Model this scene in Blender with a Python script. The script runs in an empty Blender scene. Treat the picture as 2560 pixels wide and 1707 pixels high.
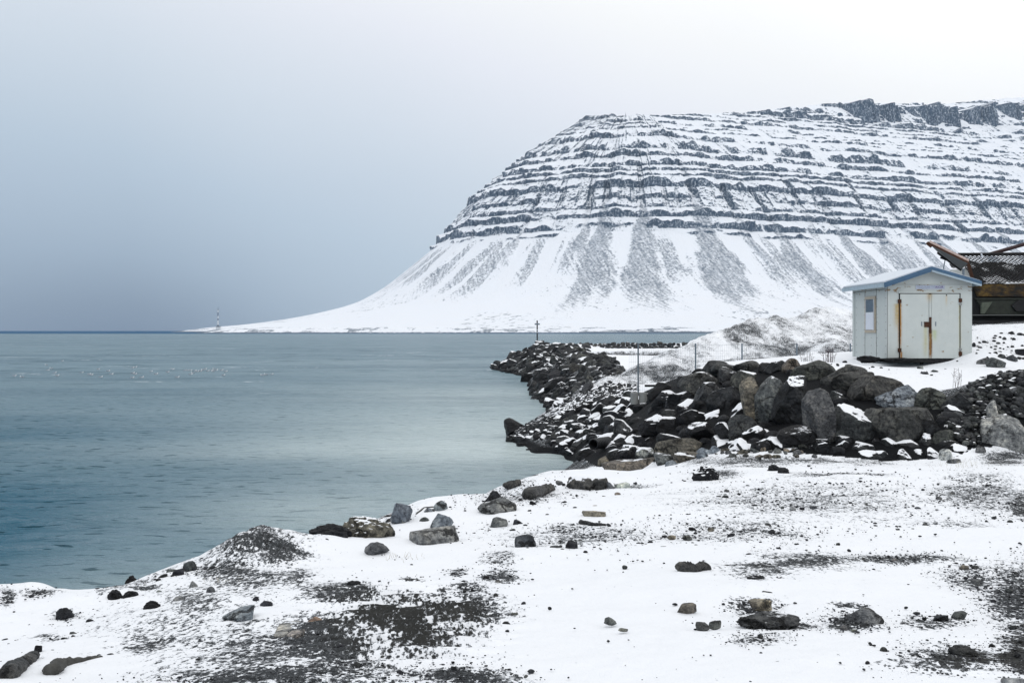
import bpy, math, random
import numpy as np
from mathutils import Vector, Matrix
R = math.radians
SC = bpy.context.scene
COL = SC.collection
# ---------------------------------------------------------------- camera
F = 2560 * 35.0 / 36.0          # focal length in photo pixels
HZ = 825.6                      # horizon row in the photo
EYE = 5.0                       # eye height above the sea, metres
cd = bpy.data.cameras.new('camera'); cam = bpy.data.objects.new('camera', cd); COL.objects.link(cam)
cd.lens = 35; cd.sensor_width = 36; cd.clip_start = 0.1; cd.clip_end = 60000
cd.shift_y = (HZ - 853.5) / 2560.0
cam.location = (0, 0, EYE); cam.rotation_euler = (R(90), 0, 0)
SC.camera = cam
# ---------------------------------------------------------------- sky and sun
W = bpy.data.worlds.new("World"); SC.world = W; W.use_nodes = True
nt = W.node_tree; nt.nodes.clear()
def nd(nt, t, **kw):
    n = nt.nodes.new(t)
    for k, v in kw.items():
        if k == 'op': n.operation = v
        elif k.startswith('in_'):
            n.inputs[int(k[3:])].default_value = v
        else: setattr(n, k, v)
    return n
def s2l(c): return tuple(((x/255/12.92) if x/255 <= .04045 else ((x/255+.055)/1.055)**2.4) for x in c) + (1,)
def ramp(nt, stops, fac=None, interp='LINEAR'):
    n = nt.nodes.new('ShaderNodeValToRGB'); cr = n.color_ramp; cr.interpolation = interp
    while len(cr.elements) < len(stops): cr.elements.new(0.5)
    for e, (p, c) in zip(cr.elements, stops): e.position = p; e.color = c if len(c) == 4 else (*c, 1)
    if fac is not None: nt.links.new(fac, n.inputs[0])
    return n
def mth(nt, op, a, b=None, clamp=False, c=None):
    n = nt.nodes.new('ShaderNodeMath'); n.operation = op; n.use_clamp = clamp
    for i, v in enumerate((a, b, c)):
        if v is None: continue
        if isinstance(v, (int, float)): n.inputs[i].default_value = v
        else: nt.links.new(v, n.inputs[i])
    return n.outputs[0]
SUN_EL, SUN_AZ = R(42), R(196)   # sun behind the cloud deck, high over the right shoulder
tc = nd(nt, 'ShaderNodeTexCoord'); sep = nd(nt, 'ShaderNodeSeparateXYZ'); nt.links.new(tc.outputs['Generated'], sep.inputs[0])
nz = nd(nt, 'ShaderNodeTexNoise'); nz.inputs['Scale'].default_value = 1.6; nz.inputs['Detail'].default_value = 2.5
nt.links.new(tc.outputs['Generated'], nz.inputs['Vector'])
t = mth(nt, 'MULTIPLY_ADD', sep.outputs[0], 0.72, c=0.49)
t = mth(nt, 'MULTIPLY_ADD', sep.outputs[2], 2.0, c=t)
q = mth(nt, 'MULTIPLY_ADD', nz.outputs[0], 0.26, c=-0.13)
t = mth(nt, 'ADD', t, q)
ex = mth(nt, 'MULTIPLY', mth(nt, 'ADD', sep.outputs[0], .36), 7.0); ez = mth(nt, 'MULTIPLY', mth(nt, 'ADD', sep.outputs[2], -.0), 12.0)
e_ = mth(nt, 'EXPONENT', mth(nt, 'MULTIPLY', mth(nt, 'ADD', mth(nt, 'MULTIPLY', ex, ex), mth(nt, 'MULTIPLY', ez, ez)), -1.0))
t = mth(nt, 'MULTIPLY_ADD', e_, -.14, c=t)
fl = mth(nt, 'MULTIPLY', mth(nt, 'SUBTRACT', -.36, sep.outputs[0], clamp=True), .55); t = mth(nt, 'ADD', t, fl)
t = mth(nt, 'MULTIPLY', t, 1/1.4, clamp=True)
cr = ramp(nt, [(0.0, s2l((108,127,150))), (.10, s2l((130,148,167))), (.22, s2l((158,176,193))), (.40, s2l((188,204,218))), (.55, s2l((213,223,233))), (.72, s2l((238,241,248))), (.86, s2l((254,255,255))), (1, (1.15, 1.15, 1.14))], t)
bgc = nd(nt, 'ShaderNodeBackground'); nt.links.new(cr.outputs[0], bgc.inputs[0]); bgc.inputs[1].default_value = 1.06
sky = nd(nt, 'ShaderNodeTexSky', sky_type='NISHITA'); sky.sun_disc = False; sky.sun_elevation = SUN_EL; sky.sun_rotation = SUN_AZ
bgs = nd(nt, 'ShaderNodeBackground'); nt.links.new(sky.outputs[0], bgs.inputs[0]); bgs.inputs[1].default_value = 0.05
mx = nd(nt, 'ShaderNodeMixShader'); mx.inputs[0].default_value = 0.06
nt.links.new(bgc.outputs[0], mx.inputs[1]); nt.links.new(bgs.outputs[0], mx.inputs[2])
wo = nd(nt, 'ShaderNodeOutputWorld'); nt.links.new(mx.outputs[0], wo.inputs[0])
sl = bpy.data.lights.new('sun', 'SUN'); sl.energy = 0.5; sl.angle = R(18); sl.color = (1, .98, .95)
so = bpy.data.objects.new('sun', sl); COL.objects.link(so)
sd = Vector((math.sin(SUN_AZ)*math.cos(SUN_EL), math.cos(SUN_AZ)*math.cos(SUN_EL), math.sin(SUN_EL)))
so.rotation_euler = (-sd).to_track_quat('-Z', 'Y').to_euler(); so.location = (0, -5, 30)
SC.view_settings.view_transform = 'Standard'; SC.view_settings.look = 'None'; SC.view_settings.exposure = 0.0
SC.view_settings.gamma = 1; SC.view_settings.use_curve_mapping = False
SC.cycles.use_denoising = True; SC.cycles.max_bounces = 6; SC.cycles.diffuse_bounces = 3; SC.cycles.volume_bounces = 1
SC.cycles.glossy_bounces = 2; SC.cycles.transmission_bounces = 2
# ---------------------------------------------------------------- numpy helpers
rng = np.random.default_rng(7); rnd = random.Random(7)
def at(px, py, Y): return np.array([(px-1280)/F*Y, Y, EYE-(py-HZ)/F*Y])
def _h(x, y, z, s):
    h = (x.astype(np.uint32)*np.uint32(374761393) + y.astype(np.uint32)*np.uint32(668265263) + z.astype(np.uint32)*np.uint32(2147483647 & 1274126177) + np.uint32(s*9176+77)).astype(np.uint32)
    h = (h ^ (h >> np.uint32(13)))*np.uint32(1274126177); h = (h ^ (h >> np.uint32(16)))*np.uint32(2246822519); h = h ^ (h >> np.uint32(15))
    return (h & np.uint32(0xffffff)).astype(np.float64)/16777215.0
def noise(x, y, z=0.0, seed=0):
    """value noise in -1..1"""
    x, y, z = np.broadcast_arrays(np.asarray(x, float), np.asarray(y, float), np.asarray(z, float))
    xi, yi, zi = np.floor(x).astype(np.int64), np.floor(y).astype(np.int64), np.floor(z).astype(np.int64)
    fx, fy, fz = x-xi, y-yi, z-zi
    fx, fy, fz = [f*f*f*(f*(f*6-15)+10) for f in (fx, fy, fz)]
    flat = not np.any(zi) and not np.any(fz)
    def L(dz):
        a, b = _h(xi, yi, zi+dz, seed), _h(xi+1, yi, zi+dz, seed); c, d = _h(xi, yi+1, zi+dz, seed), _h(xi+1, yi+1, zi+dz, seed)
        return (a+(b-a)*fx)*(1-fy) + (c+(d-c)*fx)*fy
    v = L(0)
    if not flat: v = v*(1-fz) + L(1)*fz
    return v*2-1
def fbm(x, y, z=0.0, seed=0, o=4, g=.5):
    v = 0; a = 1; t = 0
    for i in range(o):
        v = v + a*noise(x*2**i+i*17.3, y*2**i+i*9.1, np.asarray(z)*2**i, seed+i); t += a; a *= g
    return v/t
def sst(a, b, x): t = np.clip((x-a)/(b-a), 0, 1); return t*t*(3-2*t)
def gridmesh(name, P, mat, parent=None, attrs=None, smooth=True, flip=False):
    """P: (rows, cols, 3)"""
    r, c, _ = P.shape
    i = np.arange(r*c).reshape(r, c)
    q = np.stack([i[:-1, :-1], i[:-1, 1:], i[1:, 1:], i[1:, :-1]], -1).reshape(-1, 4)
    if flip: q = q[:, ::-1]
    return rawmesh(name, P.reshape(-1, 3), q, mat, parent, attrs, smooth)
def rawdata(name, V, Q, mats, attrs=None, smooth=True, mi=None):
    me = bpy.data.meshes.new(name); n = len(V); m, k = Q.shape
    me.vertices.add(n); me.vertices.foreach_set('co', np.ascontiguousarray(V, dtype=np.float32).ravel())
    me.loops.add(m*k); me.loops.foreach_set('vertex_index', np.ascontiguousarray(Q, dtype=np.int32).ravel())
    me.polygons.add(m); me.polygons.foreach_set('loop_start', np.arange(0, m*k, k, dtype=np.int32))
    try: me.polygons.foreach_set('loop_total', np.full(m, k, dtype=np.int32))
    except Exception: pass
    me.polygons.foreach_set('use_smooth', np.full(m, smooth, dtype=bool))
    if mi is not None: me.polygons.foreach_set('material_index', np.asarray(mi, dtype=np.int32))
    for mt in (mats if isinstance(mats, (list, tuple)) else [mats]): me.materials.append(mt)
    for kx, v in (attrs or {}).items():
        at_ = me.attributes.new(kx, 'FLOAT', 'POINT'); at_.data.foreach_set('value', np.ascontiguousarray(v, dtype=np.float32).ravel())
    me.update(calc_edges=True); me.validate()
    return me
def rawmesh(name, V, Q, mat, parent=None, attrs=None, smooth=True, mi=None):
    o = bpy.data.objects.new(name, rawdata(name, V, Q, mat, attrs, smooth, mi)); COL.objects.link(o)
    if parent: o.parent = parent
    return o
def tag(o, label=None, cat=None, group=None, kind=None):
    if label: o['label'] = label
    if cat: o['category'] = cat
    if group: o['group'] = group
    if kind: o['kind'] = kind
    return o
# ---------------------------------------------------------------- materials
def mat(name):
    m = bpy.data.materials.new(name); m.use_nodes = True; n = m.node_tree; n.nodes.clear()
    out = nd(n, 'ShaderNodeOutputMaterial'); b = nd(n, 'ShaderNodeBsdfPrincipled'); n.links.new(b.outputs[0], out.inputs[0])
    return m, n, b
def tex(n, kind, vec, scale, detail=4, rough=.55, **kw):
    t = nd(n, kind); t.inputs['Scale'].default_value = scale
    if 'Detail' in t.inputs: t.inputs['Detail'].default_value = detail
    if 'Roughness' in t.inputs: t.inputs['Roughness'].default_value = rough
    n.links.new(vec, t.inputs['Vector'])
    for k, v in kw.items(): setattr(t, k, v)
    return t
def mapping(n, vec, sc, rot=(0, 0, 0)):
    m = nd(n, 'ShaderNodeMapping'); m.inputs['Scale'].default_value = sc; m.inputs['Rotation'].default_value = rot; n.links.new(vec, m.inputs[0]); return m.outputs[0]
def mixc(n, f, a, b, mode='MIX'):
    m = nd(n, 'ShaderNodeMix', data_type='RGBA', blend_type=mode)
    for i, v in ((0, f), (6, a), (7, b)):
        if isinstance(v, (int, float)): m.inputs[i].default_value = v
        elif isinstance(v, tuple): m.inputs[i].default_value = v if len(v) == 4 else (*v, 1)
        else: n.links.new(v, m.inputs[i])
    return m.outputs[2]
def step(n, v, a, b):
    m = nd(n, 'ShaderNodeMapRange', interpolation_type='SMOOTHSTEP'); n.links.new(v, m.inputs[0])
    m.inputs[1].default_value = a; m.inputs[2].default_value = b; return m.outputs[0]
def bump(n, h, dist, strength=1.0, nrm=None):
    b = nd(n, 'ShaderNodeBump'); b.inputs['Strength'].default_value = strength; b.inputs['Distance'].default_value = dist
    n.links.new(h, b.inputs['Height'])
    if nrm is not None: n.links.new(nrm, b.inputs['Normal'])
    return b.outputs[0]
SNOW = (.80, .825, .87)
def mountain_material():
    m, n, b = mat('basalt mountain under snow')
    g = nd(n, 'ShaderNodeNewGeometry'); s = nd(n, 'ShaderNodeSeparateXYZ'); n.links.new(g.outputs['True Normal'], s.inputs[0])
    pos = g.outputs['Position']
    a = nd(n, 'ShaderNodeAttribute', attribute_name='bare')
    st = nd(n, 'ShaderNodeAttribute', attribute_name='streak_s'); su = nd(n, 'ShaderNodeAttribute', attribute_name='streak_d')
    cv = nd(n, 'ShaderNodeCombineXYZ'); n.links.new(st.outputs['Fac'], cv.inputs[0]); n.links.new(su.outputs['Fac'], cv.inputs[1])
    n1 = tex(n, 'ShaderNodeTexNoise', pos, 0.16, 5, .7); n2 = tex(n, 'ShaderNodeTexNoise', pos, 0.018, 3)
    n3 = tex(n, 'ShaderNodeTexNoise', mapping(n, cv.outputs[0], (.11, .018, 1)), 1, 5, .62)
    n4 = tex(n, 'ShaderNodeTexNoise', mapping(n, pos, (.06, .06, .5)), 1, 3, .6)
    n6 = tex(n, 'ShaderNodeTexNoise', mapping(n, pos, (1, 1, .55)), 0.20, 5, .75)
    # cliffs: bare where steep
    v = mth(n, 'MULTIPLY_ADD', mth(n, 'SUBTRACT', n1.outputs[0], .5), .85, c=s.outputs[2])
    v = mth(n, 'MULTIPLY_ADD', mth(n, 'SUBTRACT', n4.outputs[0], .5), .35, c=v)
    cl = mth(n, 'SUBTRACT', 1, step(n, v, .42, .60))
    cl = mth(n, 'MULTIPLY', cl, mth(n, 'MULTIPLY_ADD', step(n, n6.outputs[0], .50, .66), -.60, c=1.0))
    # scree fans: attribute + downslope streaks + fine speckle
    w = mth(n, 'MULTIPLY_ADD', mth(n, 'SUBTRACT', n3.outputs[0], .5), 1.6, c=a.outputs['Fac'])
    w = mth(n, 'MULTIPLY_ADD', mth(n, 'SUBTRACT', n1.outputs[0], .5), 2.0, c=w)
    n5 = tex(n, 'ShaderNodeTexNoise', mapping(n, cv.outputs[0], (.13, .03, 1)), 1, 6, .7)
    sc_ = mth(n, 'MULTIPLY', step(n, w, .46, .92), mth(n, 'MULTIPLY_ADD', step(n, mth(n, 'MULTIPLY_ADD', n1.outputs[0], .6, c=mth(n, 'MULTIPLY', n5.outputs[0], .7)), .50, .76), .58, c=.20))
    f = mth(n, 'MAXIMUM', mth(n, 'MAXIMUM', cl, sc_), mth(n, 'MULTIPLY', step(n, mth(n, 'MULTIPLY_ADD', mth(n, 'SUBTRACT', n1.outputs[0], .5), 1.6, c=a.outputs['Fac']), 1.15, 1.3), .92))
    rock = mixc(n, step(n, n6.outputs[0], .32, .68), (.016, .038, .070), (.15, .20, .26))
    rock = mixc(n, step(n, n2.outputs[0], .35, .65), rock, (.055, .088, .13))
    sn = mixc(n, n2.outputs[0], (.80, .84, .91), SNOW)
    n.links.new(mixc(n, f, sn, rock), b.inputs['Base Color']); b.inputs['Roughness'].default_value = .9
    b.inputs['Specular IOR Level'].default_value = .1
    n.links.new(bump(n, n1.outputs[0], 5.0, .5), b.inputs['Normal'])
    return m
MOUNT = mountain_material()
# ---------------------------------------------------------------- the mountain
def build_mountain():
    C0 = np.array([362.0, 3090.0]); r0 = 170.0; f0, f1 = R(-118), R(20); NA, NS = 820, 900
    ph = np.linspace(f0, f1, NA); L = np.linspace(0, 2150, NS+1)[1:]
    base = np.concatenate([C0+r0*np.stack([np.sin(ph), -np.cos(ph)], 1), C0+r0*np.array([math.sin(f1), -math.cos(f1)])+L[:, None]*np.array([math.cos(f1), math.sin(f1)])])
    phi = np.concatenate([ph, f1+L*0.00002]); nrm = np.stack([np.sin(phi), -np.cos(phi)], 1)
    s = np.concatenate([(ph-f1)*500, L])                # along-slope coordinate, metres at mid height
    zt = np.array([-6, 3, 18, 30, 48, 80, 133, 253, 410, 561, 645, 1000.]); dt = np.array([1270, 1170, 985, 893, 800, 672, 580, 432, 300, 106, -28, -520.])
    _z = np.linspace(-40, 1100, 2281); _d = np.interp(_z, zt, dt); _k = np.exp(-(np.arange(-80, 81)/36.)**2); _k /= _k.sum(); _s = np.convolve(np.pad(_d, 80, 'edge'), _k, 'valid'); _d = _s+(_d-_s)*sst(215, 250, _z)
    D = lambda z: np.interp(z, _z, _d)
    zg = np.concatenate([np.linspace(-6, 30, 26)[:-1], np.linspace(30, 255, 120)[:-1], np.linspace(255, 960, 470)])
    S, Z = np.meshgrid(s, zg)
    # skyline: solve the top of every column
    skx = [1300, 1448, 1500, 1620, 1760, 1900, 2000, 2060, 2150, 2190, 2330, 2450, 2560, 2900]; sky_ = [300, 297, 290, 291, 285, 280, 268, 262, 258, 260, 262, 252, 243, 232]
    zt_ = np.full(len(s), 650.0)
    for _ in range(12):
        p = base + nrm*(D(zt_)[:, None]); px = 1280+p[:, 0]/p[:, 1]*F
        zt_ = 5+(HZ-np.interp(px, skx, sky_))/F*p[:, 1]
    zt_[s < 0] = np.minimum(zt_[s < 0], 664)
    zt_ = np.maximum(zt_, 610) + 7*fbm(s/45, 0*s, seed=5, o=4)
    # irregular stack of lava beds
    lv = [236.]; r2 = random.Random(11)
    while lv[-1] < 1000: lv.append(lv[-1]+r2.choice([13, 17, 21, 26, 33, 44]))
    lv = np.array(lv); cf = np.array([r2.uniform(.30, .70) for _ in lv])
    Zd = Z + 8*fbm(S/260, 0*S, seed=9, o=3) + 3.2*fbm(S/42, Z/40, seed=10, o=4) + .012*np.maximum(S, 0)
    k = np.clip(np.searchsorted(lv, Zd.ravel()).reshape(Z.shape)-1, 0, len(lv)-2)
    lo, hi = lv[k], lv[k+1]; p = np.clip((Zd-lo)/(hi-lo), 0, 1); c = cf[k]
    c = np.clip(c*(.95-.22*sst(200, 1300, S)) + .42*fbm(S/55, k*7.7, seed=21, o=4)-.16*(1-2*np.abs(noise(S/26, k*5.1, seed=22))), .12, .85)
    g = np.where(p < c, .10*p/c, .10+.90*(p-c)/(1-c))
    pro = sst(-.30, .16, fbm(S/70, k*3.1, seed=33, o=5)*1.25+.58-.40*sst(700, 1500, S))       # how far the bed crops out here
    pro = pro*sst(238, 262, Zd)*sst(-.35, .15, fbm(S/60, Z*0, seed=34, o=3)+sst(236, 330, Zd)*.9-.1)
    gully = np.zeros_like(S)
    p = p+(g-p)*pro
    Zt = lo+(hi-lo)*p-(Zd-Z)
    Ztop = zt_[None, :]
    d = np.where(Zd > lv[0], D(Zt), D(Z))
    # fans with a chute above each apex
    fans = [(-640, 268, .30, 100, .35), (-470, 290, .30, 120, .6), (-330, 300, .42, 130, .8), (-285, 355, .36, 60, 1), (-205, 345, .40, 70, 1.), (-75, 350, .48, 70, 1.05), (25, 330, .22, 90, .8), (120, 300, .36, 80, 1.), (235, 350, .2, 90, .75),
            (325, 300, .42, 78, 1.05), (440, 330, .46, 60, 1.05), (560, 285, .3, 90, .8), (640, 330, .42, 70, 1.), (760, 280, .42, 80, .95), (880, 310, .40, 90, .9), (1000, 290, .4, 90, .85), (1120, 300, .42, 100, .85), (1240, 320, .4, 90, .8), (1380, 290, .4, 90, .8), (1520, 300, .4, 90, .8), (1680, 300, .4, 90, .8)]
    bare = .80*sst(60, 150, Z+40*fbm(S/60, Z/80, seed=78, o=3))*sst(275, 215, Z)*sst(-.05, .3, fbm(S/24, Z/300, seed=77, o=4)+.12*(S < -150))
    scl = np.where(S < 0, (r0+np.maximum(d, 0))/500., 1.0)     # real metres per s-unit round the nose
    for (s0, z0, w, zb, a) in fans:
        ds = (S-s0 + 10*fbm(Z/60, S*0+s0, seed=3, o=2))*scl
        wid = 4+w*np.maximum(z0-Z, 0)*.62
        m = sst(1.3, .55, np.abs(ds)/wid+.30*fbm(S/14, Z/26, seed=6, o=4))*sst(zb-75, zb+70, Z+45*fbm(S/25, Z/60, seed=4, o=3))*(Z < z0)*sst(z0+2, z0-45, Z)**.6
        bare = np.maximum(bare, a*m*(1.02+.3*fbm(S/30, Z/90, seed=7, o=3)))
        ch = np.exp(-(ds/9)**2)*sst(z0-70, z0, Z)*sst(z0+190, z0+20, Z); gully += ch
        d = d + 7*m*np.exp(-(ds/(wid+1))**2)
    up = sst(225, 330, Z)
    d = d - 20*gully
    rid = 1-2*np.abs(noise(S/105, Z/900, seed=41)); d = d + up*(15*rid + 7*fbm(S/38, Z/300, seed=42, o=3))
    d = d + up*pro*(4.6*fbm(S/11, Zd/16, seed=43, o=4) + 3.2*(1-2*np.abs(noise(S/7.5, Zd/60, seed=44)))) + up*1.2*fbm(S/9, Z/9, seed=45, o=3)
    d = d + (1-up)*sst(20, 120, Z)*(3.0*fbm(S/60, Z/400, seed=46, o=4)+.5*fbm(S/8, Z/14, seed=47, o=3)) + 6*fbm(S/120, Z/60, seed=48, o=3)*sst(60, 0, Z)
    # great crags along the top on the right
    A = sst(.02, .22, fbm(S/62, 0*S, seed=55, o=3)+.16*sst(700, 1300, S))*sst(560, 700, S)
    zc0 = Ztop-96+14*fbm(S/50, 0*S, seed=56, o=2)-26*sst(900, 1500, S); zc1 = Ztop-18-22*sst(700, 1500, S)+12*noise(S/33, 0*S, seed=57)
    dc = D(zc0); inb = (Z > zc0) & (Z < zc1)
    d = d + A*np.where(inb, (dc-(Z-zc0)*.16+9*fbm(S/16, Z/45, seed=58, o=4)+5*(1-2*np.abs(noise(S/9, Z/90, seed=59)))-d)*sst(0, .1, (Z-zc0)/(zc1-zc0)), 0)
    over = np.maximum(Z-Ztop, 0)
    Zf = np.minimum(Z, Ztop)
    dT = D(Ztop); d = np.where(over > 0, dT-over*2.4, d); d = np.where(S < 0, np.maximum(d, -160), d)
    # left nose: dark low outcrops near the silhouette
    Zf = Zf + over*.05
    rough = .8*fbm(S/5, Z/7, seed=61, o=3)*sst(5, 60, Z)
    Zf = Zf + np.where(over > 0, 0, rough*.6)
    Zf = Zf + 2.2*sst(30, 8, Z)*fbm(S/40, Z/12, seed=63, o=3)
    B = base[None]; N = nrm[None]
    P = np.empty(S.shape+(3,)); P[..., 0] = B[..., 0]+N[..., 0]*d; P[..., 1] = B[..., 1]+N[..., 1]*d; P[..., 2] = Zf
    # dark rock along the waterline and a low rocky bank on the right
    bare = np.maximum(bare, sst(4.6, 1.6, P[..., 2])*1.6)
    bank = sst(14, 9, P[..., 2])*sst(120, 330, S)*sst(1400, 900, S); bare = np.maximum(bare, bank*(.55+.5*fbm(S/18, Z/2, seed=71, o=3)))
    bare = np.maximum(bare, 1.25*sst(150, 60, Z)*sst(.30, .46, fbm(S/3.6, Z/1.6, seed=72, o=3))*sst(-.3, .3, fbm(S/90, Z/30, seed=75, o=2)))
    bare = np.maximum(bare, 1.35*sst(17, 6, P[..., 2])*sst(.02, .2, fbm(S/12, Z/2, seed=73, o=3)+.1*fbm(S/90, 0*S, seed=74, o=2)))
    o = gridmesh('mountain', P, MOUNT, attrs={'bare': bare, 'streak_s': S*np.clip(scl, .3, 3), 'streak_d': d})
    tag(o, kind='structure')
build_mountain()
def build_spit():
    X = np.linspace(-560, 120, 620); T = np.linspace(0, 1, 60)
    XX, TT = np.meshgrid(X, T)
    y0 = 1668+np.interp(X, [-560, -300, 120], [22, 0, 90]) + 6*fbm(X/30, 0*X, seed=81); wd = 250+0*X
    h = np.interp(X, [-560, -545, -533, -520, -500, -470, -330, -240, -150, 0, 120], [-3, -.8, 1, 3.6, 6.2, 8.2, 9.5, 11.5, 12, 9, 4])
    prof = np.interp(TT, [0, .05, .14, .3, .6, 1], [-.25, .12, .62, .95, 1.0, .8])
    Z = prof*(h[None]+1.2) - 1.2*(TT < .0) + (.9*fbm(XX/7, TT*30, seed=82, o=4))*sst(.02, .1, TT)*sst(.5, .2, TT) - 0.3
    P = np.stack([XX*(1-0*TT), y0[None]+wd[None]*TT, Z], -1)
    bare = np.maximum(1.6*sst(2.2, .8, Z), 1.15*sst(.45, .1, TT)*sst(-.05, .4, fbm(XX/16, TT*14, seed=83, o=4)+.1*(XX < -380)))
    o = gridmesh('spit', P, MOUNT, attrs={'bare': bare, 'streak_s': XX, 'streak_d': TT*200}); tag(o, kind='structure')
build_spit()
# ---------------------------------------------------------------- sea
def water_material():
    m, n, b = mat('cold sea water')
    g = nd(n, 'ShaderNodeNewGeometry'); pos = g.outputs['Position']
    a = nd(n, 'ShaderNodeAttribute', attribute_name='silt'); ch = nd(n, 'ShaderNodeAttribute', attribute_name='chop')
    w1 = tex(n, 'ShaderNodeTexNoise', mapping(n, pos, (.9, 1.7, 1), (0, 0, R(9))), 1, 5, .62)
    w2 = tex(n, 'ShaderNodeTexNoise', mapping(n, pos, (.07, .16, 1), (0, 0, R(-8))), 1, 6, .6)
    w3 = tex(n, 'ShaderNodeTexNoise', mapping(n, pos, (.012, .05, 1), (0, 0, R(4))), 1, 5, .6)
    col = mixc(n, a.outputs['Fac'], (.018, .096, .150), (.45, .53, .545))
    # wind-ruffled cat's paws, dim wave-front reflections painted as dark flecks, and sparse white crests
    far = nd(n, 'ShaderNodeAttribute', attribute_name='far')
    fk = nd(n, 'ShaderNodeTexNoise'); fk.inputs['Scale'].default_value = 1; fk.inputs['Detail'].default_value = 3; n.links.new(mapping(n, pos, (1.1, 3.6, 1), (0, 0, R(7))), fk.inputs['Vector'])
    fk2 = nd(n, 'ShaderNodeTexNoise'); fk2.inputs['Scale'].default_value = 1; fk2.inputs['Detail'].default_value = 4; n.links.new(mapping(n, pos, (.11, .26, 1), (0, 0, R(-5))), fk2.inputs['Vector'])
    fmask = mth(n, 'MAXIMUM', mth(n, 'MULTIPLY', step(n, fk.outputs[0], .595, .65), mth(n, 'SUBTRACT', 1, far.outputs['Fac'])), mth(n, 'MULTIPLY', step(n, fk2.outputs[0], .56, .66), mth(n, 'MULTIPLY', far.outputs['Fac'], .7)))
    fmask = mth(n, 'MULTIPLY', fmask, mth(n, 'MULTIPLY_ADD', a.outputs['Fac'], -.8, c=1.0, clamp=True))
    foam = mth(n, 'MULTIPLY', step(n, mth(n, 'MULTIPLY_ADD', w2.outputs[0], .6, c=mth(n, 'MULTIPLY', w1.outputs[0], .45)),   .63, .68), far.outputs['Fac'])
    dark = step(n, w3.outputs[0], .42, .68)
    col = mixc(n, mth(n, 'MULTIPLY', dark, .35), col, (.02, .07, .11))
    col = mixc(n, foam, col, (.8, .85, .9))
    out_ = ch.outputs['Fac']
    col = mixc(n, mth(n, 'MULTIPLY', fmask, .8), col, (.004, .03, .045)); col = mixc(n, out_, col, (.035, .10, .19))  # dim reflections of wave fronts and the rough outer sea painted into the colour
    n.links.new(col, b.inputs['Base Color'])
    b.inputs['Roughness'].default_value = .12; b.inputs['IOR'].default_value = 1.33
    n1 = bump(n, w1.outputs[0], .35, .75); n2 = bump(n, w2.outputs[0], 2.6, .55, n1)
    # choppy water: the mirror part is weaker than a calm sheet's, weakest on wave fronts and on the rough outer sea
    b.inputs['Specular IOR Level'].default_value = 0; b.inputs['Roughness'].default_value = 1
    fr_ = nd(n, 'ShaderNodeFresnel'); fr_.inputs['IOR'].default_value = 1.33; n.links.new(n2, fr_.inputs['Normal'])
    gl = nd(n, 'ShaderNodeBsdfGlossy'); gl.inputs['Roughness'].default_value = .14; n.links.new(n2, gl.inputs['Normal']); gl.inputs['Color'].default_value = (.95, .97, 1, 1)
    k_ = mth(n, 'MULTIPLY', mth(n, 'SUBTRACT', 1, mth(n, 'MULTIPLY', out_, .86)), mth(n, 'MULTIPLY_ADD', fmask, -.40, c=.52))
    ms = nd(n, 'ShaderNodeMixShader'); n.links.new(mth(n, 'MULTIPLY', fr_.outputs[0], k_), ms.inputs[0])
    for nn in list(n.nodes):
        if nn.type == 'OUTPUT_MATERIAL': om = nn
    n.links.new(b.outputs[0], ms.inputs[1]); n.links.new(gl.outputs[0], ms.inputs[2]); n.links.new(ms.outputs[0], om.inputs[0])
    n.links.new(n2, b.inputs['Normal'])
    return m
def build_sea():
    rows, cols = 620, 560
    ys = np.geomspace(9, 8200, rows); us = np.linspace(-1.05, 1.05, cols)
    Y, U = np.meshgrid(ys, us, indexing='ij'); X = U*Y
    Z = np.zeros_like(X); fade = sst(400, 60, Y)
    Z += fade*(.075*fbm(X/2.6+Y/9, Y/1.05, seed=101, o=4) + .06*(1-2*np.abs(noise(X/3.6+Y/7, Y/.8, seed=105)))*sst(-.3, .5, fbm(X/9, Y/5, seed=106, o=2)))
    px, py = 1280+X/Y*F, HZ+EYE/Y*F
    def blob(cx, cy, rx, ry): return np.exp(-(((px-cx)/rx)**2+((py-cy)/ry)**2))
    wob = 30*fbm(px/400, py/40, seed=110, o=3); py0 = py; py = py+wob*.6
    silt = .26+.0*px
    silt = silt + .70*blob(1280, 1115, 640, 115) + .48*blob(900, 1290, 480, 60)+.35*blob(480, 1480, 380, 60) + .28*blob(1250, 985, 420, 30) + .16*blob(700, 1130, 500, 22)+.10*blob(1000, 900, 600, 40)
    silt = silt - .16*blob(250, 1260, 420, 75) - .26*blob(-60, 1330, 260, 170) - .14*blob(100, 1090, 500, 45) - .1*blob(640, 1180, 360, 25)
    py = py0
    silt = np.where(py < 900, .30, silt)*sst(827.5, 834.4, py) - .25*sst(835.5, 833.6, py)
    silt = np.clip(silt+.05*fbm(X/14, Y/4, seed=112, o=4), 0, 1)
    far = sst(55, 140, Y)
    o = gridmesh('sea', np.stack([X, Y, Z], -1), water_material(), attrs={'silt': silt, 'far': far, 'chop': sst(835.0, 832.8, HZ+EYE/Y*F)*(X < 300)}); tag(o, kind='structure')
build_sea()
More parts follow.
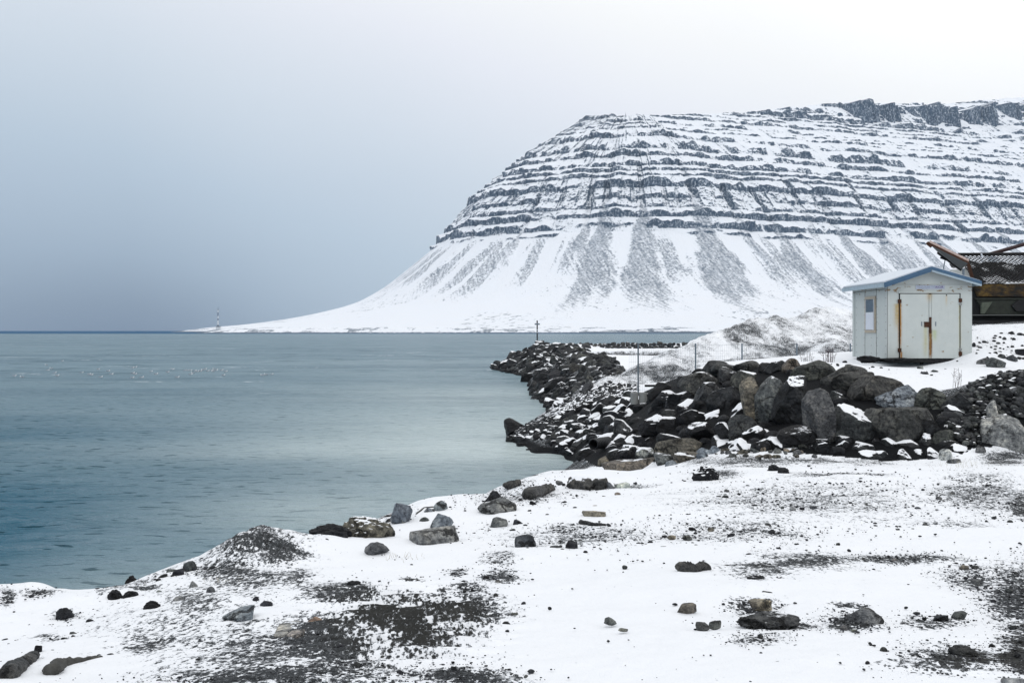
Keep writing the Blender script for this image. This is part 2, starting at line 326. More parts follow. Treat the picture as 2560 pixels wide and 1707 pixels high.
# ---------------------------------------------------------------- shore terrain: one sheet fitted through surveyed points
def pl(pts, n=7):
    """densify a line of (photo x, photo y, distance) points into world points"""
    w = [at(*p) for p in pts]; out = []
    for a, b in zip(w[:-1], w[1:]):
        k = max(1, int(np.linalg.norm(b[:2]-a[:2])/1.6))
        k = min(k, n)
        out += [a+(b-a)*i/k for i in range(k)]
    return out+[w[-1]]
def plz(pts, z, n=7):
    w = [np.array([(px-1280)/F*Y, Y, z]) for px, Y in pts]; out = []
    for a, b in zip(w[:-1], w[1:]):
        k = min(n, max(1, int(np.linalg.norm(b[:2]-a[:2])/1.6))); out += [a+(b-a)*i/k for i in range(k)]
    return out+[w[-1]]
CP = []
for x in (-600, 0, 640, 1280, 1920, 2560, 3200): CP.append(at(x, 1707, 4.5 if x > 100 else 4.9))
CP += [np.array([x, y, 3.5]) for x in (-14, -5, 0, 5, 14) for y in (-30, -12, -3, 1.5)]
CP += [at(*p) for p in [(100, 1560, 7.5), (0, 1600, 7), (-300, 1560, 7.5), (200, 1690, 5.2), (450, 1600, 6.2), (600, 1500, 7.3), (900, 1510, 7.2), (1280, 1500, 6.9), (1700, 1500, 6.7), (2150, 1500, 6.7), (2560, 1500, 6.6), (3000, 1480, 6.8),
    (1000, 1400, 9.4), (1300, 1400, 9), (1700, 1400, 8.8), (2150, 1400, 8.6), (2560, 1400, 8.5), (3000, 1400, 8.5), (850, 1400, 9.6), (1150, 1330, 11.6), (1500, 1300, 11.8), (1900, 1300, 11.3), (2300, 1300, 11), (2700, 1290, 11),
    (1400, 1250, 15), (1650, 1225, 15.3), (2000, 1220, 14.5), (2400, 1220, 14), (2800, 1210, 14), (1550, 1200, 19.5), (1800, 1170, 18.5), (2150, 1172, 17.4), (2500, 1160, 17), (2800, 1150, 17)]]
RIDGE = [(-500, 1452, 9), (-150, 1452, 9), (0, 1456, 9), (60, 1453, 9.2), (130, 1478, 9.3), (200, 1512, 9.5), (260, 1497, 9.6), (330, 1460, 9.8), (400, 1430, 10), (470, 1404, 10.2), (560, 1373, 10.5), (640, 1347, 10.8), (720, 1338, 11), (780, 1347, 11.5), (900, 1322, 13), (975, 1292, 14), (1060, 1279, 15), (1200, 1250, 18), (1300, 1213, 22), (1400, 1198, 27)]
CP += pl(RIDGE)
CP += plz([(p[0], p[2]+(3.4 if p[0] < 1150 else (4.5 if p[0] < 1250 else 7.5 if p[0] < 1350 else 7))) for p in RIDGE], 0.0)
CP += plz([(p[0]-60, p[2]+9) for p in RIDGE if p[0] < 1250], -1.2)
CP += pl([(640, 1372, 9.9), (600, 1392, 9.6)])+pl([(740, 1400, 9.6), (690, 1440, 8.7)])
FOOT = [(3000, 1110, 21), (2700, 1120, 20.5), (2560, 1133, 20), (2350, 1150, 19.5), (2200, 1148, 19.8), (1950, 1130, 20.5), (1800, 1137, 21.5), (1650, 1170, 22), (1540, 1195, 24)]
CREST = [(3000, 940, 24.5), (2700, 950, 24), (2560, 985, 23), (2300, 985, 23.5), (2130, 955, 24.5), (2000, 918, 27), (1900, 915, 29), (1760, 921, 33), (1700, 950, 36), (1640, 975, 39), (1595, 994, 41)]
CP += pl(FOOT)+pl(CREST)
CP += pl([(2700, 940, 26), (2300, 968, 25.3), (2130, 938, 26.5), (2000, 906, 29.5), (1900, 908, 32), (1760, 914, 36)])
CP += pl([(2300, 915, 31), (2100, 898, 34), (1960, 898, 36)]) + [at(*p) for p in [(2560, 915, 30), (1850, 905, 40), (1750, 925, 42), (1700, 945, 42), (1650, 958, 46), (1580, 945, 56), (2126, 880, 42), (2800, 900, 30)]]
CP += pl([(2431, 893, 32.4), (2560, 893, 32), (2900, 893, 32)])+pl([(2425, 812, 36.5), (2560, 806, 36.5), (2900, 800, 37)])+pl([(2425, 818, 40), (2560, 812, 40), (2900, 806, 40)])+pl([(2380, 868, 40), (2250, 872, 38)])
# breakwater
SHORE = [(1440, 35.5), (1432, 37.5), (1400, 39.7), (1330, 41), (1265, 46.5), (1341, 56.4), (1364, 61.4), (1360, 66), (1330, 78.5), (1318, 95), (1311, 109), (1230, 127), (1222, 136), (1250, 143), (1330, 149), (1500, 151), (1900, 153), (2400, 155)]
CP += plz(SHORE, 0.0, 9)
CP += plz([(1340, 36), (1220, 39), (1170, 50), (1250, 60), (1270, 75), (1265, 95), (1230, 112), (1160, 130), (1160, 145), (1260, 156), (1500, 160), (1900, 162), (2400, 164)], -2.0, 9)
CP += pl([(1470, 1030, 46), (1520, 952, 52), (1557, 937, 57), (1520, 905, 75), (1470, 880, 100), (1400, 866, 124), (1345, 861, 133), (1400, 861, 139), (1600, 859, 141), (1900, 857, 143), (2400, 852, 146)], 9)
CP += pl([(1600, 968, 48), (1590, 942, 60), (1545, 908, 86), (1495, 885, 112), (1470, 880, 124), (1530, 877.5, 134), (1850, 876, 136), (2400, 874, 138)], 9)
CP += [at(*p) for p in [(1600, 905, 90), (1700, 890, 110), (1900, 893, 105), (1700, 918, 75), (1900, 930, 65), (2100, 930, 60), (2400, 930, 60), (2400, 900, 90)]]
CP += [np.array([x, y, -2.5]) for x, y in [(-20, 30), (-40, 60), (-60, 110), (-60, 160), (0, 175), (40, 175), (100, 175), (-12, 40), (-8, 60), (-12, 90), (-18, 24), (-30, 20)]]
CP += pl([(2402, 898, 30.7), (2432, 884, 30.8), (2470, 878, 31.0), (2560, 880, 31.5)])
CP += pl([(2440, 960, 22.4), (2500, 936, 22.4), (2560, 932, 22.4), (2800, 932, 22.4)])+pl([(2560, 1050, 20.9), (2460, 1062, 20.9), (2390, 1080, 20.6)])
CP = np.array(CP)
_, ix = np.unique(np.round(CP[:, :2], 1), axis=0, return_index=True); CP = CP[ix]
def _phi(a, b): return np.sqrt((a[:, None, 0]-b[None, :, 0])**2+(a[:, None, 1]-b[None, :, 1])**2+.04)
_A = _phi(CP, CP)+np.eye(len(CP))*.02; _n = len(CP)
_M = np.block([[_A, np.ones((_n, 1))], [np.ones((1, _n)), np.zeros((1, 1))]])
_w = np.linalg.solve(_M, np.append(CP[:, 2], 0))
def H(x, y):
    x, y = np.broadcast_arrays(np.asarray(x, float), np.asarray(y, float)); sh = x.shape
    p = np.stack([x.ravel(), y.ravel()], 1); out = np.empty(len(p))
    for i in range(0, len(p), 20000): out[i:i+20000] = _phi(p[i:i+20000], CP)@_w[:-1]+_w[-1]
    return out.reshape(sh)
def proj(x, y, z): return 1280+x/y*F, HZ-(z-EYE)/y*F
def hit(px, py, lo=3.0, hi=170.0, off=0.0):
    """where the sight line through a photo point first meets the terrain"""
    ys = np.geomspace(lo, hi, 900); X = (px-1280)/F*ys; Z = EYE-(py-HZ)/F*ys; h = H(X, ys)+off
    k = np.argmax(Z <= h)
    return np.array([X[k], ys[k], h[k]])
def snow_ground():
    m, n, b = mat('wind-blown snow over gravel')
    g = nd(n, 'ShaderNodeNewGeometry'); pos = g.outputs['Position']
    a = nd(n, 'ShaderNodeAttribute', attribute_name='bare'); mud = nd(n, 'ShaderNodeAttribute', attribute_name='mud')
    st = mapping(n, pos, (.8, .9, 1))
    n1 = tex(n, 'ShaderNodeTexNoise', st, 3.0, 6, .68); n2 = tex(n, 'ShaderNodeTexNoise', mapping(n, pos, (1, .5, 1)), 26, 5, .72); n3 = tex(n, 'ShaderNodeTexNoise', pos, 95, 3, .6)
    vo = tex(n, 'ShaderNodeTexVoronoi', pos, 42); vo2 = tex(n, 'ShaderNodeTexVoronoi', pos, 13)
    w = mth(n, 'MULTIPLY_ADD', mth(n, 'SUBTRACT', n1.outputs[0], .5), 1.25, c=a.outputs['Fac'])
    w = mth(n, 'MULTIPLY_ADD', mth(n, 'SUBTRACT', n2.outputs[0], .5), mth(n, 'MULTIPLY_ADD', mud.outputs['Fac'], -1.3, c=2.5), c=w)
    w = mth(n, 'MULTIPLY_ADD', mth(n, 'SUBTRACT', .45, vo.outputs['Distance']), .45, c=w)
    f = step(n, w, .47, .64)
    gl_ = step(n, n3.outputs[0], .50, .60); n7 = tex(n, 'ShaderNodeTexNoise', mapping(n, pos, (1, .6, 1)), 48, 4, .7)
    dust = mth(n, 'MULTIPLY', step(n, n7.outputs[0], .53, .60), mth(n, 'MULTIPLY_ADD', mud.outputs['Fac'], -.5, c=.62))
    dust = mth(n, 'MULTIPLY', dust, mth(n, 'SUBTRACT', 1, mth(n, 'MAXIMUM', step(n, a.outputs['Fac'], 1.2, 1.5), mth(n, 'MULTIPLY', step(n, a.outputs['Fac'], .72, .98), .75))))
    f = mth(n, 'MULTIPLY', f, mth(n, 'SUBTRACT', 1, dust))
    grav = ramp(n, [(0, (.006, .008, .010)), (.45, (.016, .018, .021)), (.66, (.042, .044, .044)), (1, (.12, .125, .13))], n3.outputs[0])
    gv = mixc(n, step(n, vo.outputs['Color'], .2, .8), (.010, .012, .015), grav.outputs[0])
    gv = mixc(n, mth(n, 'MULTIPLY', step(n, vo2.outputs['Color'], .62, .9), .6), gv, (.070, .078, .086))
    md = mixc(n, n2.outputs[0], (.013, .0145, .015), (.050, .051, .049))
    gv = mixc(n, mud.outputs['Fac'], gv, md); gv = mixc(n, step(n, a.outputs['Fac'], 1.05, 1.35), gv, (.007, .008, .010))
    thin = step(n, w, .36, .54)
    sn = mixc(n, thin, SNOW, (.74, .78, .84))
    n.links.new(mixc(n, f, sn, gv), b.inputs['Base Color']); b.inputs['Roughness'].default_value = .85; b.inputs['Specular IOR Level'].default_value = .15
    hh = mth(n, 'MULTIPLY_ADD', f, -.9, c=mth(n, 'MULTIPLY', n2.outputs[0], .5))
    gr = mth(n, 'MULTIPLY', mth(n, 'MULTIPLY', mth(n, 'SUBTRACT', .5, vo.outputs['Distance']), f), mth(n, 'SUBTRACT', 1.1, mud.outputs['Fac']))
    hh = mth(n, 'MULTIPLY_ADD', gr, 1.3, c=hh)
    hh = mth(n, 'MULTIPLY_ADD', n3.outputs[0], .12, c=hh)
    n.links.new(bump(n, hh, .016, .9), b.inputs['Normal'])
    return m
GROUND = snow_ground()
BLOBS = [(760, 1650, 430, 110, .40), (470, 1570, 300, 120, .20), (620, 1450, 160, 60, .38), (1010, 1560, 190, 72, 1.0), (860, 1490, 130, 42, .62), (820, 1610, 210, 95, .62), (640, 1690, 260, 40, .62), (1150, 1680, 170, 28, .7), (1190, 1530, 120, 55, .62), (1170, 1470, 60, 22, .7), (1255, 1440, 60, 25, .62), (1255, 1400, 55, 20, .35), (1145, 1427, 35, 10, .8), (1030, 1445, 34, 7, .6), (1105, 1477, 18, 14, .8),
    (625, 1372, 125, 58, 1.0), (700, 1395, 80, 46, .7), (560, 1430, 110, 40, .5), (500, 1510, 110, 60, .34), (360, 1620, 120, 45, .36), (740, 1450, 60, 50, .4), (350, 1470, 60, 12, .5), (870, 1300, 80, 26, .8), (10, 1490, 26, 28, .7), (100, 1480, 60, 12, .4), (160, 1540, 40, 14, .5), (130, 1590, 60, 12, .4), (600, 1600, 130, 70, .36),
    (2540, 1480, 110, 90, .9), (2430, 1440, 100, 32, .42), (2390, 1650, 170, 46, .8), (2560, 1610, 100, 110, .85), (2320, 1550, 90, 26, .4), (2130, 1550, 95, 26, .75), (2130, 1512, 60, 10, .5), (2030, 1402, 160, 28, .5), (2250, 1392, 190, 18, .5), (1900, 1425, 110, 36, .42), (1880, 1512, 90, 26, .45), (1955, 1556, 105, 12, .8), (1900, 1590, 90, 22, .38),
    (2000, 1255, 400, 70, .26), (2450, 1230, 150, 60, .36), (1450, 1340, 260, 34, .28), (1850, 1330, 260, 40, .26), (1950, 1152, 350, 16, .45), (1300, 1240, 150, 30, .32), (2520, 1145, 90, 22, .6), (2560, 1260, 60, 40, .5), (1790, 1185, 80, 16, .5), (2100, 1185, 150, 8, .5), (2350, 1310, 200, 12, .2), (1560, 1215, 120, 10, .4)]
def bare_at(X, Y, Z):
    """how thin the snow lies: wind-scoured and driven-over patches of the yard, bare banks and dark rubble"""
    px, py = proj(X, np.maximum(Y, .5), Z)
    wx = 22*fbm(X/.7, Y/.7, seed=201, o=3); wy = 10*fbm(X/.6, Y/.8, seed=202, o=3)
    b = np.full(X.shape, .15)
    for cx, cy, rx, ry, a in BLOBS:
        b = np.maximum(b, .15+min(a*1.15+.32, .95)*np.exp(-((((px+wx)-cx)/rx)**2+(((py+wy)-cy)/ry)**2)**1.15))
    rl = np.interp(px, [p[0] for p in RIDGE], [p[1] for p in RIDGE])
    rim = np.where(px < 240, .35, np.where(px < 780, .85, np.where(px < 1000, .8, .62)))
    b = np.maximum(b, rim*np.exp(-((py-rl+10)/36)**2)*(.8+.6*fbm(X/.8, Y/.8, seed=203, o=3))*(px < 1420))
    b = np.where((Y < 45) & (py > 1100), b, .12)
    return b
WALLP = [(1330, 1060), (1420, 1028), (1500, 1002), (1600, 985), (1700, 940), (1800, 915), (2000, 915), (2130, 955), (2300, 985), (2390, 1000), (2480, 950), (2900, 945), (2900, 1112), (2440, 1118), (2390, 1142), (2200, 1148), (1950, 1124), (1800, 1126), (1660, 1150), (1500, 1165), (1440, 1140)]
def polymask(x, y):
    c = np.zeros(x.shape, bool); n = len(WALLP)
    for i in range(n):
        (x1, y1), (x2, y2) = WALLP[i], WALLP[i-1]
        c ^= ((y1 > y) != (y2 > y)) & (x < (x2-x1)*(y-y1)/(y2-y1+1e-9)+x1)
    return c
def build_shore():
    rows, cols = 1150, 900
    ys = np.concatenate([np.linspace(-26, 1.2, 20)[:-1], np.geomspace(1.2, 172, rows)])
    us = np.concatenate([np.linspace(-2.2, -.72, 24)[:-1], np.linspace(-.72, .72, cols), np.linspace(.72, 2.2, 24)[1:]])
    Y, U = np.meshgrid(ys, us, indexing='ij'); X = U*np.maximum(Y, 4.0)+np.where(Y < 4, 0, 0)
    Z = H(X, Y); Z0 = Z.copy()
    px, py = proj(X, np.maximum(Y, .8), Z)
    b = bare_at(X, Y, Z0)
    near = sst(60, 8, Y)
    Z = Z + .05*fbm(X/1.9, Y/1.9, seed=211, o=3)*sst(.0, .8, Z) + .022*fbm(X/.42, Y/.42, seed=212, o=4) + near*.010*fbm(X/.11, Y/.09, seed=213, o=3)*sst(.3, .8, b)
    hump = np.exp(-(((px-650)/120)**2+((py-1375)/50)**2)); Z = Z + hump*(Y > 8)*(Y < 12)*(.15+.09*fbm(X/.25, Y/.25, seed=214, o=3)) + .05*fbm(X/.6, Y/.6, seed=215, o=3)*(Y > 8)*(Y < 30)*np.exp(-((py-np.interp(px, [p[0] for p in RIDGE], [p[1] for p in RIDGE]))/26)**2)
    # scarp of bare earth on the seaward bank
    # wheel ruts and frozen tread ridges
    tm = np.exp(-(((px-1020+30*noise(X*2, Y*2, seed=224))/225)**2+((py-1562)/98)**2)**2)
    ph = (Y*1.0-.06*X+.02*fbm(X/.5, Y/.4, seed=220, o=2))/.235
    fr = ph-np.floor(ph)
    Z = Z + tm*(.085*np.where(fr < .11, fr/.11, 1-(fr-.11)/.89) - .02 + .012*fbm(X/.09, Y/.05, seed=221, o=3)*(.6+.4*np.sin(X*9)))
    lugs = tm*sst(.55, .75, noise(X/.16, np.floor(ph)*5.3, seed=222))*np.exp(-((fr-.12)/.14)**2)
    b = np.where(tm > .02, np.maximum(b, .12+.86*tm)-.42*lugs*tm*sst(.0, .4, noise(X/.045, Y/.03, seed=225))-.3*tm*sst(.86, .95, fr)*sst(-.1, .3, noise(X/.22, Y*9, seed=226)), b)
    mud = np.clip(tm*1.3+np.exp(-(((px-2500)/160)**2+((py-1640)/80)**2)**2)+.7*np.exp(-(((px-1960)/120)**2+((py-1552)/24)**2)), 0, 1)
    tm2 = np.exp(-(((px-2450)/200)**2+((py-1650)/70)**2)**2)
    ph2 = (Y+.3*X)/.17; f2 = ph2-np.floor(ph2); Z = Z + tm2*.014*np.where(f2 < .3, f2/.3, 1-(f2-.3)/.7)
    # armour slopes and gravel bank are bare, dark rubble; inner yard is snow
    CR = np.array([at(*p)[:2] for p in CREST]+[at(1520, 952, 52)[:2], at(1557, 937, 57)[:2], at(1520, 905, 75)[:2], at(1470, 880, 100)[:2], at(1400, 866, 124)[:2], at(1345, 861, 133)[:2]])
    FT = np.array([at(*p)[:2] for p in FOOT]+[((p-1280)/F*y, y) for p, y in SHORE[:12]])
    def dist(poly):
        D_ = np.full(X.shape, 1e9)
        for a_, b_ in zip(poly[:-1], poly[1:]):
            v = b_-a_; t_ = np.clip(((X-a_[0])*v[0]+(Y-a_[1])*v[1])/(v@v), 0, 1); D_ = np.minimum(D_, np.hypot(X-a_[0]-t_*v[0], Y-a_[1]-t_*v[1]))
        return D_
    win = (Y > 18) & (Y < 150)
    dc, df = dist(CR), dist(FT)
    gy, gx = np.gradient(Z0, axis=0)/np.maximum(np.gradient(Y, axis=0), 1e-6), np.gradient(Z0, axis=1)/np.maximum(np.gradient(X, axis=1), 1e-6)
    steep = sst(.22, .42, np.hypot(gx, gy))
    arm = win*np.maximum(steep*sst(7, 4, np.minimum(dc, df)), sst(1.3, .5, dc)*(Y > 57))
    bank = (Y > 40)*(Y < 62)*np.exp(-((px-1440)/150)**4)*(py > 930)*(py < 1100)
    scatter = .42+.35*fbm(X/1.1, Y/2.0, seed=230, o=4)
    b = np.maximum(b, arm*1.1*(1-bank)*(px < 1600)+1.7*polymask(px, py)*(Y > 19.0)*(Y < 50)+bank*np.clip(.50+.42*sst(1.6, .2, Z0)+.1*fbm(X/.9, Y/1.4, seed=233, o=3), 0, 1))
    b = np.maximum(b, 1.6*sst(.5, .15, Z0)*(Y > 9.5))
    b = np.maximum(b, .46*(Y > 31)*(px > 2420)*(py < 905)*(Z0 > 3.9)); b = np.maximum(b, .32*(Y > 24)*(Y < 34)*(py > 890)*(py < 965)*(px > 2050))
    b = np.maximum(b, 1.0*(Y > 36.2)*(Y < 60)*(px > 2400)*(Z0 > 4))
    hb = np.exp(-(((X-at(2480, 1050, 22)[0])/2.2)**2+((Y-22)/2.2)**2)**2); b = np.maximum(b, 1.1*hb)
    b = np.maximum(b, .95*steep*(Y < 45)*(Y > 9)*(py > 1150)*(px < 1200)*(Z0 < 2.4))
    o = gridmesh('ground', np.stack([X, Y, Z], -1), GROUND, attrs={'bare': b, 'mud': mud}); tag(o, kind='structure')
build_shore()
def build_mound():
    """spoil heap behind the fence"""
    pts = [at(*p) for p in [(1530, 955, 52), (1620, 918, 54), (1700, 880, 56), (1800, 838, 58), (1880, 810, 60), (1940, 796, 61), (1985, 806, 62), (2050, 770, 65), (2110, 776, 65), (2200, 785, 66), (2350, 800, 66)]]
    R_ = []
    for a, b in zip(pts[:-1], pts[1:]): R_ += [a+(b-a)*i/4 for i in range(4)]
    R_ = np.array(R_+[pts[-1]])
    x = np.linspace(2.5, 36, 420); y = np.linspace(43, 82, 420); X, Y = np.meshgrid(x, y)
    Z = np.full(X.shape, -9.)
    sl = .42+.10*fbm(X/5, Y/5, seed=301, o=2)
    for p in R_: Z = np.maximum(Z, p[2]-sl*np.hypot(X-p[0], (Y-p[1])))
    for (px, py, Yd, k) in [(1960, 905, 53, .42), (1850, 900, 53.5, .5), (2080, 850, 55, .45), (1760, 925, 50.5, .45), (2030, 893, 52, .5)]:
        p = at(px, py, Yd); Z = np.maximum(Z, p[2]-k*np.hypot(X-p[0], Y-p[1]))
    base = H(X, Y)-.25
    Z = Z + (.35*fbm(X/2.2, Y/2.2, seed=302, o=4)+.16)+.17*fbm(X/.55, Y/.55, seed=303, o=4)
    Z = np.maximum(Z, base-.3)
    gy, gx = np.gradient(Z, y, x)
    b = .62+.46*fbm(X/.9+Z*.6, Y/1.4, seed=304, o=5)+.20*sst(.2, .7, fbm(X/3.5, Y/3.5, seed=305, o=3)+.35)
    o = gridmesh('gravel_heap', np.stack([X, Y, Z], -1), GROUND, attrs={'bare': b, 'mud': 0*b})
    tag(o, 'large snow-dusted spoil heap of gravel rising behind the wire fence and the shed', 'gravel heap')
build_mound()
# ---------------------------------------------------------------- rocks
def rock_material():
    m, n, b = mat('weathered basalt with settled snow')
    oi = nd(n, 'ShaderNodeObjectInfo'); g = nd(n, 'ShaderNodeNewGeometry'); tcn = nd(n, 'ShaderNodeTexCoord')
    s = nd(n, 'ShaderNodeSeparateXYZ'); n.links.new(g.outputs['Normal'], s.inputs[0])
    pos = g.outputs['Position']
    n1 = tex(n, 'ShaderNodeTexNoise', pos, 2.6, 6, .68); n2 = tex(n, 'ShaderNodeTexNoise', pos, 16, 5, .7); n3 = tex(n, 'ShaderNodeTexNoise', pos, 1.3, 3, .5)
    st = tex(n, 'ShaderNodeTexNoise', mapping(n, pos, (1.2, 1.2, 6), (.5, .35, 0)), 1.5, 4, .6)
    vo = tex(n, 'ShaderNodeTexVoronoi', pos, 5, feature='DISTANCE_TO_EDGE')
    base = mixc(n, 1.0, ramp(n, [(.30, (.28, .30, .33)), (.5, (.85, .87, .9)), (.68, (1.95, 1.88, 1.75))], n1.outputs[0]).outputs[0], oi.outputs['Color'], 'MULTIPLY')
    base = mixc(n, 1.0, base, ramp(n, [(.34, (.22, .22, .24)), (.5, (.85, .85, .86)), (.66, (1.6, 1.56, 1.5))], n2.outputs[0]).outputs[0], 'MULTIPLY')
    base = mixc(n, mth(n, 'MULTIPLY', step(n, st.outputs[0], .55, .75), .45), base, (.015, .017, .02))
    wv = nd(n, 'ShaderNodeVectorMath', operation='ADD'); n.links.new(pos, wv.inputs[0]); n.links.new(mapping(n, n1.outputs['Color'], (.5, .5, .5)), wv.inputs[1]); vc = tex(n, 'ShaderNodeTexVoronoi', wv.outputs[0], 2.1, feature='DISTANCE_TO_EDGE')
    crk = mth(n, 'MULTIPLY', mth(n, 'SUBTRACT', 1, step(n, vc.outputs['Distance'], .006, .035)), step(n, n3.outputs[0], .46, .56))
    base = mixc(n, mth(n, 'MULTIPLY', crk, .85), base, (.004, .005, .006))
    v = mth(n, 'MULTIPLY_ADD', mth(n, 'SUBTRACT', n3.outputs[0], .5), .9, c=s.outputs[2])
    v = mth(n, 'MULTIPLY_ADD', mth(n, 'SUBTRACT', n2.outputs[0], .5), .28, c=v)
    th = mth(n, 'MULTIPLY_ADD', oi.outputs['Alpha'], -.75, c=1.28)
    f = step(n, mth(n, 'SUBTRACT', v, th), -.015, .03)
    n.links.new(mixc(n, f, base, SNOW), b.inputs['Base Color'])
    n.links.new(mth(n, 'MULTIPLY_ADD', f, .3, c=.6), b.inputs['Roughness']); b.inputs['Specular IOR Level'].default_value = .25
    hh = mth(n, 'MULTIPLY_ADD', n2.outputs[0], .35, c=mth(n, 'MULTIPLY', n1.outputs[0], 1.1))
    hh = mth(n, 'MULTIPLY_ADD', st.outputs[0], .5, c=hh)
    hh = mth(n, 'MULTIPLY_ADD', crk, -.7, c=hh)
    hs = mth(n, 'MULTIPLY', hh, mth(n, 'SUBTRACT', 1.05, f)); hs = mth(n, 'MULTIPLY_ADD', f, 1.1, c=hs)
    n.links.new(bump(n, hs, .12, 1.0), b.inputs['Normal'])
    return m
ROCK = rock_material()
import bmesh
def _ico(k):
    bm = bmesh.new(); bmesh.ops.create_icosphere(bm, subdivisions=k, radius=1)
    V = np.array([v.co[:] for v in bm.verts]); Fc = np.array([[v.index for v in f.verts] for f in bm.faces]); bm.free(); return V, Fc
ICO = {k: _ico(k) for k in (1, 2, 3, 4, 5)}
def rockverts(seed, kind='block', k=4, tilt=0.0, sq=(1, 1, 1)):
    """unit rock filling a 1x1x1 box; kind: block (broken faces), round (water-worn), slab, clod"""
    V, Fc = ICO[k]; V = V.copy(); r = np.random.default_rng(seed)
    e = {'block': 1.0, 'round': 1.0, 'slab': 1.0, 'clod': 1.0}[kind]
    if kind in ('block', 'slab'):
        for i in range(r.integers(13, 20)):
            nrm = r.normal(size=3); nrm /= np.linalg.norm(nrm); dd = r.uniform(.46, .80); q = V@nrm-dd
            V -= np.where(q > 0, q*.94, 0)[:, None]*nrm
        if kind == 'slab':
            for sgn in (1, -1):
                nrm = np.array([r.normal()*.12, r.normal()*.12, sgn]); nrm /= np.linalg.norm(nrm); q = V@nrm-.42
                V -= np.where(q > 0, q*.96, 0)[:, None]*nrm
        a1, a2 = .05, .024
    elif kind == 'round':
        for i in range(14 if k > 3 else 5):
            nrm = r.normal(size=3); nrm /= np.linalg.norm(nrm); q = V@nrm-(r.uniform(.56, .86) if k > 3 else r.uniform(.68, .9))
            V -= np.where(q > 0, q*(.86 if k > 3 else .7), 0)[:, None]*nrm
        a1, a2 = .10, .018
    else: a1, a2 = .30, .14
    o = r.uniform(0, 50, 3); L = V/np.maximum(np.linalg.norm(V, axis=1), 1e-6)[:, None]
    dsp = a1*fbm(V[:, 0]*1.5+o[0], V[:, 1]*1.5+o[1], V[:, 2]*1.5+o[2], seed=seed % 97, o=3)
    if k > 2: dsp = dsp+a2*fbm(V[:, 0]*5+o[0], V[:, 1]*5+o[1], V[:, 2]*5+o[2], seed=seed % 89, o=3)
    if kind == 'block' and k > 3: dsp = dsp-.05*np.maximum(0, 1-np.abs(noise(V[:, 0]*2+o[1], V[:, 1]*2, V[:, 2]*2.4+o[2], seed=3))*9)
    V = V+L*dsp[:, None]*1.2
    V = V*np.array(sq)
    c, s = math.cos(tilt), math.sin(tilt)
    V = V@np.array([[c, 0, -s], [0, 1, 0], [s, 0, c]])
    lo, hi = V.min(0), V.max(0); return (V-(lo+hi)/2)/(hi-lo), Fc
TI = {'dark': (.026, .029, .034), 'black': (.012, .0135, .017), 'brown': (.070, .073, .069), 'grey': (.105, .112, .113), 'blue': (.13, .15, .17), 'tan': (.175, .156, .125), 'pale': (.32, .33, .32), 'mid': (.048, .052, .054), 'rust': (.13, .09, .065)}
def tint(o, c, snow): k_ = rnd.uniform(.82, 1.2); o.color = (*[v*k_*rnd.uniform(.97, 1.03) for v in (c if isinstance(c, tuple) else TI[c])], snow)
_seed = [1000]
def boulder(name, box, kind='block', c='dark', snow=.35, label=None, cat='boulder', group=None, Y=None, tilt=0, sq=(1, 1, 1), k=4, dep=None, sink=0.0, push=0.0, lo=3.5):
    """one rock filling a box of the photo (x0, y0, x1, y1) and standing on the ground at its own distance"""
    x0, y0, x1, y1 = box; _seed[0] += 13
    if Y is None: Y = hit((x0+x1)/2, y1-.18*(y1-y0), lo=lo)[1]-push
    if name == 'boulder' and (y1 < 1130 and x0 > 1580):
        Yh = hit((x0+x1)/2, y1-(.22 if y1 < 1085 else .03)*(y1-y0), lo=18)[1]+.22*(x1-x0)/F*Y; Y = min(Y, Yh)
    w, h = (x1-x0)/F*Y, (y1-y0)/F*Y; h2 = h*(1+sink)
    dp = (dep or .5*(w+h))
    V, Fc = rockverts(_seed[0], kind, k, tilt, sq)
    V = V*np.array([w, dp, h2]); p = at((x0+x1)/2, (y0+y1)/2, Y+dp*.15); p[2] -= (h2-h)/2
    o = rawmesh(name, V, Fc, ROCK); o.location = p; tint(o, c, snow)
    if name == 'stone' or c == 'blue': o.color = (*[v*1.75 for v in o.color[:3]], o.color[3])
    tag(o, label, cat, group); return o
PI = math.pi; HERO = []
